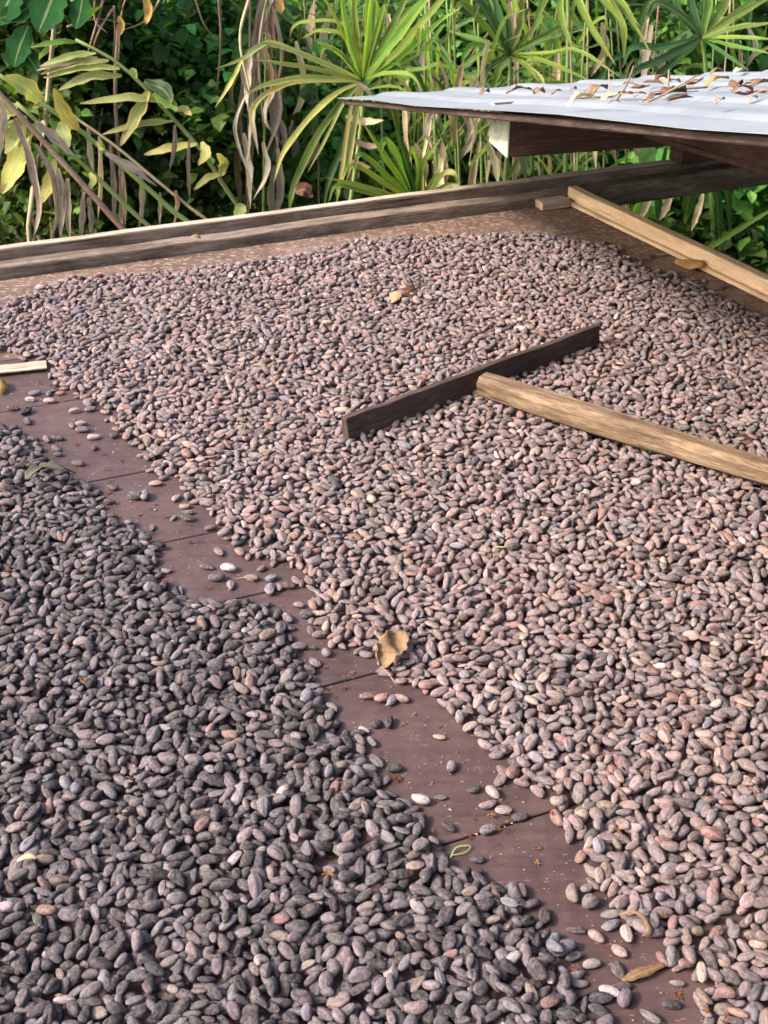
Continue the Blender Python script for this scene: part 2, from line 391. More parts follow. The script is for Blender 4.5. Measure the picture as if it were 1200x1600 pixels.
# ------------------------------------------------------------------ the low roof on rails
HE = .20
E_ = G(527, 153, HE)
UR = (G(970, 127, HE)-E_).normalized(); VR = Vector((-UR.y, UR.x, 0))      # the roof does not sit quite square on its rails
print('roof yaw', math.degrees(math.atan2(UR.y, UR.x)))
ru, rv = UV(E_)
ray = D(1200, 206, 3.0)-Vector((0, 0, CAMH)); cl = Vector((0, 0, CAMH))
rr = (E_-cl).dot(UR)/ray.dot(UR); K_ = cl+ray*rr
slope = K_-E_; SL = slope.length; sdir = slope.normalized(); run = -(K_-E_).dot(VR)
print('roof run', run, 'rise', K_.z-E_.z, 'eave v', rv, 'u', ru)
roof = empty('sliding_roof', T(ru+.6, rv-.5, .1), 'low corrugated tin roof slid to one side of the deck', 'roof')
nrm = UR.cross(-sdir).normalized(); nrm = nrm if nrm.z > 0 else -nrm
def roof_pt(a, b): return E_+UR*a+sdir*b
def rib(a):
    ph = (a/.19) % 1.0
    return .007*(min(1, max(0, (ph-.55)/.12)) - min(1, max(0, (ph-.88)/.12)))
def sheet(a0, a1, b0, b1, lift):
    n = int((a1-a0)/.0095); vsx, fsx = [], []
    for k, off in ((0, 0), (1, -.0012)):
        for i in range(n+1):
            a = a0+(a1-a0)*i/n
            for j in range(9):
                b = b0+(b1-b0)*j/8
                vsx.append(roof_pt(a, b)+nrm*(rib(a)+lift+off+.003*math.sin(b*5+a*3)))
    S = (n+1)*9
    for i in range(n):
        for j in range(8):
            q = i*9+j
            fsx.append((q, q+1, q+10, q+9)); fsx.append((S+q, S+q+9, S+q+10, S+q+1))
    for i in range(n):
        for j in (0, 8):
            q = i*9+j; fsx.append((q, q+9, S+q+9, S+q))
    for j in range(8):
        for i in (0, n):
            q = i*9+j; fsx.append((q, q+1, S+q+1, S+q))
    o = link('roof_sheet', mesh('roof_sheet', vsx, fsx, M_zinc, False), roof); return o
sheet(0, .80, 0, SL+1.1, 0); sheet(.768, 1.58, .0, SL+1.1, .004); sheet(1.548, 3.3, -.30, SL+1.1, .008)
RID = SL+1.1
sdir2 = (-VR*abs(sdir.dot(VR))-ZZ*abs(sdir.z)).normalized()
nrm2 = UR.cross(-sdir2).normalized(); nrm2 = nrm2 if nrm2.z > 0 else -nrm2
for a0, a1, lf_ in ((0, .8, 0), (.768, 1.58, .004), (1.548, 3.3, .008)):  # near slope, out of view, added to block sky light under the roof
    n = int((a1-a0)/.0095); vv_, ff_ = [], []
    for k, off in ((0, 0), (1, -.0012)):
        for i in range(n+1):
            a = a0+(a1-a0)*i/n
            for b in (.001, 2.0): vv_.append(roof_pt(a, RID)+sdir2*b+nrm2*(rib(a)+lf_+off))
    S = (n+1)*2
    for i in range(n):
        q = i*2; ff_ += [(q, q+2, q+3, q+1), (S+q, S+q+1, S+q+3, S+q+2), (q, S+q, S+q+2, q+2), (q+1, q+3, S+q+3, S+q+1)]
    ff_ += [(0, 1, S+1, S), (2*n, S+2*n, S+2*n+1, 2*n+1)]
    link('roof_sheet', mesh('roof_sheet', vv_, ff_, M_zinc, False), roof)
bevel_box('barge_board', roof_pt(.012, .02)-nrm*.0175, sdir, UR, nrm, SL+1.08, .016, .011, M_blade, roof, .002, 1)
# purlin with a pale sawn end, under the sheets
def gable_b_at(xpix):
    lo, hi = 0, SL
    for _ in range(40):
        md = (lo+hi)/2; p = roof_pt(.1, md); z = p.y*CP-(p.z-CAMH)*SP
        if CX+FPX*p.x/z < xpix: lo = md
        else: hi = md
    return lo
bq = gable_b_at(800)
P0 = roof_pt(.075, bq)-nrm*.079
horiz_n = UR.cross(-VR)
pu_ = bevel_box('purlin', P0+VR*.055, UR, VR*-1, ZZ, 3.0, .11, .073, M_roofwood, roof, .003, 1)
pe_ = bevel_box('purlin_end', P0+VR*.0555-UR*.0045-ZZ*.0005, UR, VR*-1, ZZ, .004, .111, .074, M_endgrain, roof, .001, 1)
nest(pe_, pu_)
def ray_plane(px, py, p0, n):
    d = D(px, py, 3)-cl; return cl+d*((p0-cl).dot(n)/d.dot(n))
tb0 = ray_plane(1004, 216, P0-VR*.062, VR); tb1 = ray_plane(1200, 276, tb0, UR); td = (tb1-tb0).normalized(); tup = UR.cross(td); tup = tup if tup.z > 0 else -tup
th = min(.085, .9*min((E_+sdir*0-p).dot(nrm)/tup.dot(nrm) for p in (tb0, tb0+td*1.2)))
print('tie beam', tb0, td, th)
bevel_box('tie_beam', tb0, td, UR, tup, 1.3, .06, th, M_roofwood, roof, .004, 1, 14, .002, 9)
bevel_box('eave_plate', T(ru+.80, .006, .056), U, V, ZZ, 1.4, .06, .05, M_roofwood, roof, .003, 1)
for a in (.82, 1.5):
    bevel_box('roof_post', T(ru+a, .008, .1065), U, V, ZZ, .07, .05, HE-.1065+.06, M_roofwood, roof, .003, 1)

# ------------------------------------------------------------------ rake
def gz(px, py, H): return G(px, py, H)
A = G(545, 690, .012); B = G(938, 540, .012)
rake = empty('bean_rake', (A+B)/2, 'T shaped wooden rake with dark blade lying on the reddish beans', 'rake')
ax = (B-A).normalized(); lean = (ZZ*1.0+Vector((-ax.y, ax.x, 0))*.16).normalized()
ay = lean.cross(ax).normalized()
bevel_box('blade', A, ax, ay*1, lean, (B-A).length, .016, .042, M_blade, rake, .0025, 2, 14, .0012, 2)
h0 = G(757, 600, .034); h1 = G(1200, 735, .040); hd = (h1-h0).normalized()
def handle():
    n = 26; L_ = 1.05; vs_, fs_ = [], []
    side = hd.cross(ZZ).normalized(); up = side.cross(hd)
    r = random.Random(5)
    oct_ = [(-.5, -.36), (-.36, -.5), (.36, -.5), (.5, -.36), (.5, .22), (.3, .5), (-.3, .5), (-.5, .22)]
    for i in range(n+1):
        s = i/n; c = h0+hd*(L_*s-.004)+side*(.006*math.sin(s*5))
        wd = .040+.006*math.sin(min(1, s*2.6)*math.pi) - .004*s; ht = .037+.004*math.sin(s*7+.4)
        for (p, q) in oct_:
            vs_.append(c+side*(p*wd+r.uniform(-.0006, .0006))+up*(q*ht+r.uniform(-.0006, .0006)))
    for i in range(n):
        for k in range(8):
            k2 = (k+1) % 8; fs_.append((i*8+k, i*8+k2, (i+1)*8+k2, (i+1)*8+k))
    fs_.append(tuple(range(8))[::-1]); fs_.append(tuple(n*8+k for k in range(8)))
    # in its own frame so that the grain runs along it
    M = Matrix((hd, side, up)).transposed().to_4x4(); M.translation = h0; Mi = M.inverted()
    me = mesh('handle', [Mi @ v for v in vs_], fs_, M_handle, False)
    o = link('handle', me, rake); o.matrix_basis = M
handle()

# ------------------------------------------------------------------ cocoa beans
def base_bean(seg, rings, kind, seed):
    r = np.random.default_rng(seed)
    vs_, fs_ = [(0, 0, 1)], []
    for i in range(1, rings):
        a = math.pi*i/rings
        for k in range(seg):
            b = 2*math.pi*k/seg
            vs_.append((math.sin(a)*math.cos(b), math.sin(a)*math.sin(b), math.cos(a)))
    vs_.append((0, 0, -1)); p = np.array(vs_)[:, [2, 0, 1]]       # poles on x (the long axis)
    x, y, z = p.T.copy()
    sq = lambda q, e: np.sign(q)*np.abs(q)**e
    x2 = sq(x, .92); prof = 1-.16*x*r.uniform(-1, 1)-.10*x*x*r.uniform(-.5, 1)
    y2 = y*prof; z2 = sq(z, .95)*prof
    y2 = y2+r.uniform(-.22, .22)*(1-x*x)+r.uniform(-.10, .10)*x                # kidney bend
    z2 = z2+r.uniform(-.12, .12)*(1-x*x)
    for _ in range(5):                                                       # lumps and dents
        d = r.normal(size=3); d /= np.linalg.norm(d); w_ = np.exp(-((p-d)**2).sum(1)/.5)
        amt = r.uniform(-.24, .19)*(1.5 if kind == 'wrinkled' else 1)
        x2 += d[0]*w_*amt*.4; y2 += d[1]*w_*amt; z2 += d[2]*w_*amt
    for _ in range(9):
        d = r.normal(size=3); d /= np.linalg.norm(d); w_ = np.exp(-((p-d)**2).sum(1)/.16)
        amt = r.uniform(-.16, .08); y2 += d[1]*w_*amt; z2 += d[2]*w_*amt; x2 += d[0]*w_*amt*.5
    if kind == 'wrinkled':
        g = 1+.16*np.sin(np.arctan2(z, y)*5+r.uniform(0, 6))*(1-x*x); y2 *= g; z2 *= g
    if kind == 'flat': z2 *= .68; y2 *= 1.08
    if kind == 'fat': z2 *= 1.15; x2 *= .86
    out = np.stack([x2, y2, z2], 1)
    for k in range(seg): fs_.append((0, 1+k, 1+(k+1) % seg))
    for i in range(rings-2):
        for k in range(seg):
            a = 1+i*seg+k; b = 1+i*seg+(k+1) % seg
            fs_.append((a, a+seg, b+seg, b))
    last = len(vs_)-1; o = 1+(rings-2)*seg
    for k in range(seg): fs_.append((last, o+(k+1) % seg, o+k))
    return out, fs_
KINDS = ['plain', 'wrinkled', 'flat', 'plain', 'wrinkled', 'fat', 'plain', 'wrinkled', 'flat', 'plain', 'flat', 'plain']
LO = [base_bean(10, 7, k, 50+i) for i, k in enumerate(KINDS)]
HI = [base_bean(18, 12, k, 50+i) for i, k in enumerate(KINDS)]

red_px = [(0, 482), (60, 455), (120, 437), (240, 432), (330, 420), (460, 402), (560, 377), (700, 371), (830, 370), (950, 387), (1010, 422), (1080, 440), (1140, 475), (1200, 507), (1420, 640), (1560, 900), (1500, 1300), (1440, 1700), (1150, 1700),
          (1105, 1600), (1085, 1550), (1050, 1490), (1000, 1475), (945, 1440), (925, 1385), (895, 1330), (872, 1285), (835, 1250), (790, 1215), (752, 1170), (705, 1115), (650, 1075), (610, 1062), (565, 1025), (505, 1000), (488, 950), (470, 890), (420, 880), (350, 855), (322, 805), (292, 760), (240, 740), (212, 700), (165, 655), (130, 625), (85, 605), (75, 565), (0, 550), (-260, 560), (-300, 500)]
dark_px = [(-260, 690), (0, 660), (50, 680), (72, 722), (132, 752), (172, 800), (222, 832), (255, 850), (245, 900), (300, 932), (395, 940), (455, 975), (480, 1035), (522, 1085), (520, 1130), (575, 1160), (605, 1225), (650, 1262), (695, 1290), (708, 1335), (765, 1365), (830, 1402), (875, 1440), (890, 1495), (925, 1560), (950, 1600), (985, 1700), (-200, 1700), (-300, 1200)]
def poly(px): return np.array([G(*p)[:2] for p in px])
RED, DARK = poly(red_px), poly([(x, y+7) for x, y in dark_px])
def inside(P, xy):
    x, y = xy[:, 0], xy[:, 1]; r = np.zeros(len(xy), bool); n = len(P)
    for i in range(n):
        (x1, y1), (x2, y2) = P[i], P[(i+1) % n]
        c = ((y1 > y) != (y2 > y)) & (x < (x2-x1)*(y-y1)/(y2-y1+1e-12)+x1); r ^= c
    return r
def edge_dist(P, xy):
    d = np.full(len(xy), 9.)
    for i in range(len(P)):
        a, b = P[i], P[(i+1) % len(P)]; ab = b-a
        t = np.clip(((xy-a)@ab)/(ab@ab+1e-12), 0, 1); d = np.minimum(d, np.hypot(*(xy-(a+t[:, None]*ab)).T))
    return d
gs = .002; X0, Y0, X1, Y1 = -1.25, .62, 1.45, 3.5
GW, GH = int((X1-X0)/gs), int((Y1-Y0)/gs)
Hm = np.zeros((GH, GW), np.float32); own = np.full((GH, GW), -1, np.int32)
R = 9
wy, wx = np.mgrid[-R:R+1, -R:R+1]*gs
beans = []          # x, y, z, yaw, tx, ty, a, b, c, variant, heap
def fit(x, y, yaw, a, b, c, fixed=False):
    ix, iy = int((x-X0)/gs), int((y-Y0)/gs)
    if not (R < ix < GW-R-1 and R < iy < GH-R-1): return None
    H = Hm[iy-R:iy+R+1, ix-R:ix+R+1]
    ca, sa = math.cos(yaw), math.sin(yaw)
    lx = wx*ca+wy*sa; ly = -wx*sa+wy*ca
    q = 1-(lx/a)**2-(ly/b)**2; ms = q > 0
    s = c*np.sqrt(q[ms]); h = H[ms]; lx_, ly_ = lx[ms], ly[ms]
    tx = float(np.clip(((h*lx_).sum())/(lx_*lx_).sum(), -.62, .62)); ty = float(np.clip((h*ly_).sum()/(ly_*ly_).sum(), -.55, .55))
    if fixed: tx = ty = 0
    d = h-tx*lx_-ty*ly_+s
    k = int(len(d)*.80); z = float(np.partition(d, k)[k])
    if fixed: z = max(z, c)
    return z, tx, ty, ix, iy, ms, s, lx_, ly_
def stamp(f, i):
    z, tx, ty, ix, iy, ms, s, lx_, ly_ = f
    sub = Hm[iy-R:iy+R+1, ix-R:ix+R+1]; so_ = own[iy-R:iy+R+1, ix-R:ix+R+1]
    top = np.full(ms.shape, -1, np.float32); top[ms] = z+tx*lx_+ty*ly_+s
    m_ = top > sub; sub[m_] = top[m_]; so_[m_] = i
def dims():
    L_ = rng.normal(.0106, .0016); L_ = min(max(L_, .0076), .0150)
    b = min(L_*rng.uniform(.44, .64), .0083)
    return L_, b, b*rng.uniform(.66, .90)
# loose beans of the bare strip, one by one: pixel, heap, tone, how it lies (degrees in plan), label
LOOSE = [
 (574,1088,'r','reddish',5,'reddish bean lying alone just below the stalk of the curled leaf'),
 (612,1094,'r','blue',60,'blue grey mottled bean in a small cluster below the curled leaf'),
 (596,1090,'r','reddish',20,None), (628,1090,'r','pinkish',150,None),
 (588,1131,'d','black',20,'blackish bean paired with another black bean at mid strip'), (609,1129,'d','black',80,'plump blackish bean, right hand one of the black pair at mid strip'),
 (569,1140,'d','pale',150,'pale pinkish bean touching a black pair at the dark heap edge'), (582,1158,'d','grey',120,None),
 (687,1150,'r','tan',165,'tan wrinkled bean lying alone at mid strip'), (705,1198,'d','grey',70,'rough grey bean alone in the middle of the bare strip'),
 (617,1201,'d','black',5,'long black bean lying over two rusty flowers'), (602,1218,'d','grey',60,None),
 (658,1249,'r','pale',155,'pale pink bean, left one of a pair on bare board'), (689,1244,'d','grey',178,'grey bean, right one of a pair on bare board'),
 (740,1232,'d','charcoal',20,'small charcoal bean between the pair and the reddish heap'), (770,1239,'r','pale',120,None), (762,1256,'r','mauve',25,None), (787,1266,'r','pinkish',5,None), (813,1276,'d','charcoal',10,None),
 (764,1296,'d','grey',20,'flat grey bean lying on the lower board joint'),
 (484,984,'d','grey',100,None), (500,992,'r','mauve',10,None), (488,1011,'d','charcoal',170,None), (510,1019,'d','grey',110,None),
 (243,756,'r','tan',5,'tan bean just under the upper board joint near the reddish heap'), (208,770,'d','grey',140,'bent grey bean in a cluster of three below the upper joint'), (212,776,'d','charcoal',0,None), (228,775,'d','blue',90,'small bluish bean at the right of a cluster of three'),
 (277,778,'r','pinkish',60,None), (293,776,'r','grey',100,None), (289,790,'r','tan',5,None), (293,800,'d','grey',0,None), (293,810,'d','charcoal',170,None),
 (272,808,'d','blue',60,'round bluish grey bean beside a rusty flower on the second joint'), (237,823,'d','grey',90,'round grey bean alone between the second and third joints'),
 (329,825,'r','grey',25,None), (341,862,'r','grey',120,'speckled grey bean below the third board joint, apart from the reddish heap'),
 (323,886,'d','charcoal',160,'small dark bean left of the long pale bean'), (357,890,'r','pale',165,'long pale tan bean lying across the upper bare strip'),
 (339,903,'d','charcoal',5,None), (359,914,'d','mauve',100,None), (408,888,'r','mauve',60,'round mauve bean at the left end of a faint crack'), (393,903,'r','mauve',170,None),
 (425,903,'d','blue',25,None), (436,917,'r','pinkish',100,None), (424,921,'d','blue',90,None), (450,916,'d','charcoal',170,None), (463,907,'r','mauve',120,None),
 (467,945,'r','mauve',165,None), (479,961,'d','charcoal',160,None), (451,965,'d','grey',120,None),
 (47,624,'r','pale',175,'whitish bean lying alone near the pale bark strip'), (77,627,'r','tan',178,'flat tan bean right of the whitish bean near the bark strip'),
 (55,614,'r','grey',20,None), (77,614,'r','grey',90,None), (94,614,'r','reddish',5,None), (21,639,'d','black',5,'black bean by the left edge above the dark heap'), (39,643,'d','black',60,'second black bean from the left edge above the dark heap'), (44,658,'d','charcoal',120,None),
 (117,642,'r','tan',15,'tan bean lying alone left of the reddish heap\'s upper corner'), (142,640,'r','grey',20,None), (112,664,'d','grey',120,None), (127,662,'r','tan',175,None), (129,672,'d','grey',175,None),
 (147,683,'r','tan',5,'pale tan bean alone beside a rusty flower, upper bare strip'), (148,699,'d','charcoal',90,'small charcoal bean under the pale tan bean, upper bare strip'),
 (179,681,'d','charcoal',40,None), (122,724,'d','grey',165,'large grey bean alone above the upper board joint'), (88,700,'d','grey',130,None), (90,684,'d','charcoal',170,None), (73,687,'d','grey',120,None), (90,710,'d','charcoal',160,None),
 (176,762,'d','charcoal',165,None), (171,784,'d','charcoal',165,None),
 (896,1397,'r','brown',95,'brown oval bean standing apart at the lower end of the reddish heap'), (922,1412,'r','grey',35,None), (932,1463,'r','tan',135,'tan bean lying askew in the lower bare strip'),
 (968,1486,'r','tan',140,'olive tan bean below the peel curl, lower bare strip'), (980,1459,'r','pale',95,'pale upright bean beside the orange peel curl'), (955,1445,'r','blue',30,None),
 (925,1507,'d','pale',10,'pale grey bean lying alone at the lower end of the strip'), (965,1515,'d','charcoal',110,None), (953,1549,'d','pale',165,'pale bean left of the brown husk sliver'), (978,1562,'d','grey',60,None),
 (1050,1570,'d','black',175,'long black bean alone at the bottom of the bare strip'), (1017,1587,'d','grey',140,None), (1035,1498,'r','reddish',110,'reddish bean pointing at the brown husk sliver'),
 (897,1495,'d','charcoal',25,None), (900,1453,'d','charcoal',170,None), (882,1485,'d','blue',30,None), (972,1540,'d','charcoal',0,None), (640,367,'d','charcoal',0,'dark bean lying alone near the back rail'), (139,433,'d','charcoal',0,'dark bean lying alone by the rail near the left edge'),
 (948,385,'r','grey',0,None), (1019,400,'r','charcoal',0,None), (1131,448,'r','charcoal',0,None)]
loose_n = len(LOOSE)
for (px, py, hp, tone, deg, lab) in LOOSE:
    a, b, c = dims(); p = G(px, py, .004); yaw = math.radians(deg)
    f = fit(p.x, p.y, yaw, a, b, c, True)
    stamp(f, len(beans)); beans.append((p.x, p.y, f[0], yaw, 0, 0, a, b, c, rng.integers(12), 0 if hp == 'd' else 1, 1))
# the two heaps, dropped bean by bean
def lump(xy, s, k): return .5+.5*np.sin(xy[:, 0]*s*1.3+xy[:, 1]*s*.7+k)*np.sin(xy[:, 1]*s*1.1-xy[:, 0]*s*.5+k*2)
bare = [(G(905, 1075), .055), (G(1160, 1070), .05), (G(945, 690), .06), (G(1130, 670), .09), (G(830, 860), .04), (G(720, 980), .03), (G(1150, 1440), .05), (G(30, 1095), .05), (G(500, 1370), .035), (G(330, 985), .04), (G(1010, 690), .05)]
def drop(P, per_m2, heap, hvar, edge_w, top_z):
    lo, hi = P.min(0), P.max(0); area = (hi-lo).prod(); n = int(area*per_m2)
    xy = lo+rng.random((n, 2))*(hi-lo); xy = xy[inside(P, xy)]
    d = edge_dist(P, xy); den = np.clip(.26+d/edge_w, 0, 1)*(1-hvar*lump(xy, 17, heap*2.))*(1-hvar*.6*lump(xy, 41, heap+1.))
    for (c_, r_) in bare:
        q = np.hypot(xy[:, 0]-c_.x, xy[:, 1]-c_.y)/r_; den *= np.clip(.25+.75*q*q, 0, 1)
    ok = rng.random(len(xy)) < den; xy = np.column_stack([xy[ok], d[ok]]); rng.shuffle(xy)
    for (x, y, de) in xy:
        a, b, c = dims(); best = None
        for k in range(4):
            xx, yy = (x, y) if k == 0 else (x+rng.normal(0, .008), y+rng.normal(0, .008))
            yaw = rng.uniform(0, math.pi)
            f = fit(xx, yy, yaw, a, b, c)
            if f and (best is None or f[0] < best[0][0]): best = (f, xx, yy, yaw)
        if best:
            f, xx, yy, yaw = best
            if f[0] > min(top_z, .0062+de*.28): continue
            stamp(f, len(beans)); beans.append((xx, yy, f[0], yaw, f[1]*.8+rng.normal(0, .05), f[2]*.8+rng.normal(0, .08), a, b, c, rng.integers(12), heap, 0))
drop(DARK, 15500, 0, .22, .04, .0195)
drop(RED, 14800, 1, .20, .035, .0145)
Bn = np.array(beans, float); nb = len(Bn)
cnt = np.bincount(own[own >= 0].ravel(), minlength=nb)
# tone of each bean
TONES = dict(black=(.030, .026, .026), charcoal=(.060, .050, .048), grey=(.116, .095, .093), blue=(.135, .125, .130), mauve=(.148, .112, .104), reddish=(.165, .098, .080), brown=(.140, .102, .084), pinkish=(.20, .148, .130), tan=(.23, .175, .14), pale=(.28, .235, .21))
names = list(TONES)
pd = dict(black=.12, charcoal=.44, grey=.32, blue=.03, mauve=.05, reddish=.012, brown=.03, tan=.004, pale=.006, pinkish=.0)
pr = dict(black=.0, charcoal=.03, grey=.20, blue=.04, mauve=.42, reddish=.06, brown=.12, pinkish=.07, tan=.04, pale=.004)
def pick(pp, n):
    p = np.array([pp[k] for k in names]); return rng.choice(len(names), n, p=p/p.sum())
tone = np.where(Bn[:, 10] == 0, pick(pd, nb), pick(pr, nb))
for i, l in enumerate(LOOSE): tone[i] = names.index(l[3])
col = np.array([TONES[k] for k in names])[tone]*np.where(Bn[:, 10:11] == 0, np.array([[.93, .925, .985]]), np.array([[1.07, 1.03, 1.065]]))*np.exp(rng.normal(0, .13, (nb, 1)))*np.exp(rng.normal(0, .025, (nb, 3)))
def rots(B):
    ca, sa = np.cos(B[:, 3]), np.sin(B[:, 3]); tx, ty = B[:, 4], B[:, 5]
    ex = np.stack([ca, sa, tx], 1); ex /= np.linalg.norm(ex, axis=1, keepdims=True)
    ey = np.stack([-sa, ca, ty], 1); ey -= ex*(ex*ey).sum(1, keepdims=True); ey /= np.linalg.norm(ey, axis=1, keepdims=True)
    ez = np.cross(ex, ey); return np.stack([ex, ey, ez], 2)
ROT = rots(Bn)
roll = rng.uniform(0, 1, nb) < .5
ROT[roll, :, 0] *= -1; ROT[roll, :, 1] *= -1
# pixel of each bean, size it shows at
zc = Bn[:, 1]*CP-(Bn[:, 2]-CAMH)*SP; pxx = CX+FPX*Bn[:, 0]/zc; pyy = CY-FPX*(Bn[:, 1]*SP+(Bn[:, 2]-CAMH)*CP)/zc
infr = (pxx > 6) & (pxx < 1194) & (pyy > 6) & (pyy < 1592)
show = cnt/(zc*zc)*infr
full = np.pi*Bn[:, 6]*Bn[:, 7]/gs/gs
single = np.zeros(nb, bool); single[:loose_n] = True
for heap in (0, 1):
    idx = np.where((Bn[:, 10] == heap) & ~single & (cnt > full*.45))[0]
    k = 300-int(((Bn[:, 10] == heap) & single).sum())
    single[idx[np.argsort(-show[idx])[:k]]] = True
keep = (cnt > 4) & ~single
print('beans', nb, 'kept', int(keep.sum()), 'max h', Hm.max())
def joined(heap, name, label, cat):
    vs_, fl, tn, bc, ls = [], [], [], [], []; off = 0
    for k in range(12):
        ids = np.where(keep & (Bn[:, 10] == heap) & (Bn[:, 9] == k))[0]
        if not len(ids): continue
        base, fs_ = LO[k]; nv = len(base)
        loc = base[None]*Bn[ids][:, None, 6:9]
        wv = np.einsum('nij,nvj->nvi', ROT[ids], loc)+Bn[ids][:, None, :3]
        vs_.append(wv.reshape(-1, 3)); tn.append(np.repeat(col[ids], nv, 0)); bc.append((loc+rng.uniform(0, 9, (len(ids), 1, 3))).reshape(-1, 3))
        lens = np.array([len(f) for f in fs_]); flat = np.concatenate([np.array(f) for f in fs_])
        fl.append((flat[None]+off+np.arange(len(ids))[:, None]*nv).ravel()); ls.append(np.tile(lens, len(ids))); off += nv*len(ids)
    vs_, fl, tn, bc, ls = map(np.concatenate, (vs_, fl, tn, bc, ls))
    me = bpy.data.meshes.new(name); me.vertices.add(len(vs_)); me.vertices.foreach_set('co', vs_.astype(np.float32).ravel())
    me.loops.add(len(fl)); me.loops.foreach_set('vertex_index', fl.astype(np.int32))
    me.polygons.add(len(ls)); me.polygons.foreach_set('loop_start', np.concatenate([[0], np.cumsum(ls)[:-1]]).astype(np.int32))
    me.polygons.foreach_set('use_smooth', np.ones(len(ls), bool))
    me.update(calc_edges=True)
    a = me.attributes.new('tint', 'FLOAT_COLOR', 'POINT'); a.data.foreach_set('color', np.concatenate([tn, np.ones((len(tn), 1))], 1).astype(np.float32).ravel())
    a = me.attributes.new('bean_co', 'FLOAT_VECTOR', 'POINT'); a.data.foreach_set('vector', bc.astype(np.float32).ravel())
    me.materials.append(M_beanA)
    tag(link(name, me), label, cat, kind='stuff')
joined(0, 'dark_cocoa_beans', 'thick heap of dark grey cocoa beans filling the near left of the deck', 'cocoa beans')
joined(1, 'reddish_cocoa_beans', 'broad spread of paler reddish cocoa beans under and around the rake', 'cocoa beans')
BM = []
for k in range(12):
    v_, f_ = HI[k]
    BM.append(mesh('bean', v_*np.array([.0112, .0065, .0048]), f_, M_beanO))
word = dict(black='blackish', charcoal='charcoal', grey='dusty grey', blue='bluish grey', mauve='mauve brown', reddish='reddish brown', brown='plain brown', pinkish='pinkish', tan='tan', pale='whitish')
def zone(i):
    x, y = pxx[i], pyy[i]
    if Bn[i, 11]:
        return ('on the bare strip below the bark piece' if x < 105 and y < 720 else 'on the upper bare strip' if y < 740 else 'on bare board by the second joint' if y < 830 else 'on bare board left of the reddish edge' if y < 930 and x > 385 else
                'among loose beans under the third joint' if y < 980 else 'left of the curled leaf' if y < 1030 else 'under the curled leaf' if y < 1120 else 'at the dark heap\'s edge, mid strip' if x < 640 else 'just above the lower joint' if y < 1300 else
                'near the orange peel curl' if y < 1475 else 'by the brown husk sliver' if x > 930 else 'at the dark heap\'s lowest edge')
    if Bn[i, 10] == 0:
        row = 'along the bottom edge' if y > 1545 else 'just above the bottom edge' if y > 1470 else 'in the lower dark heap' if y > 1390 else 'midway up the dark heap' if y > 1280 else 'high on the dark heap'
        return row+(', far left' if x < 200 else ', left' if x < 400 else ', centre' if x < 600 else ', near the bare strip' if x < 780 else ', beside the bare strip')
    row = 'at the bottom right corner' if y > 1530 else 'low on the reddish heap' if y > 1440 else 'right of the peel curl' if y > 1370 else 'right of the lower joint' if y > 1280 else 'at mid right' if y > 1150 else 'below the rake'
    return row+(', at the strip' if x < 980 else ', inside' if x < 1100 else ', by the right edge')
def lie(i):
    e = ROT[i][:, 0]; a = math.degrees(math.atan2(e[1]*.6+e[2]*.8, e[0])) % 180
    return 'lying level' if a < 22 or a > 158 else 'slanting right' if a < 68 else 'standing upright' if a < 112 else 'slanting left'
def build(i):
    k = KINDS[int(Bn[i, 9])]; s_ = Bn[i, 7]/Bn[i, 6]
    return 'wrinkled ' if k == 'wrinkled' else 'plump ' if k == 'fat' else 'flat ' if k == 'flat' else 'slim ' if s_ < .50 else 'long ' if Bn[i, 6] > .0126 else 'small ' if Bn[i, 6] < .0094 else ''
def rank_word(k, n):
    if n == 2: return ('left hand', 'right hand')[k]
    return 'leftmost' if k == 0 else 'rightmost' if k == n-1 else 'middle' if n == 3 else '%s from left' % ('second', 'third', 'fourth', 'fifth', 'sixth', 'seventh')[k-1]
LAB = {int(i): (LOOSE[i][5] if i < loose_n and LOOSE[i][5] else '%s%s %sbean %s %s' % (build(i), word[names[tone[i]]], 'loose ' if Bn[i, 11] else '', lie(i), zone(i))) for i in np.where(single)[0]}
same = {}
for i, l in LAB.items(): same.setdefault(l, []).append(i)
for l, ids in same.items():
    if len(ids) > 1:
        ids.sort(key=lambda i: pxx[i])
        for k, i in enumerate(ids): LAB[i] = rank_word(k, len(ids))+' '+l
for i, l in LAB.items():
    if len(l.split()) > 15: l = l.replace('lying level', 'level').replace('standing upright', 'upright').replace('slanting ', 'tilted ')
    if len(l.split()) > 16: l = l.replace('just above', 'above').replace('on bare board ', '').replace('of the ', 'of ')
    LAB[i] = l
for i in np.where(single)[0]:
    me = BM[int(Bn[i, 9])]; dk = Bn[i, 10] == 0
    o = bpy.data.objects.new('dark_cocoa_bean' if dk else 'reddish_cocoa_bean', me); C.objects.link(o)
    M = Matrix(ROT[i].tolist()).to_4x4() @ Matrix.Diagonal((Bn[i, 6]/.0112, Bn[i, 7]/.0065, Bn[i, 8]/.0048, 1)); M.translation = Vector(Bn[i, :3]); o.matrix_world = M
    o.color = (*col[i], 1)
    lab = LAB[int(i)]
    tag(o, lab, 'cocoa bean', 'dark cocoa beans of the near heap' if dk else 'reddish cocoa beans of the far spread')

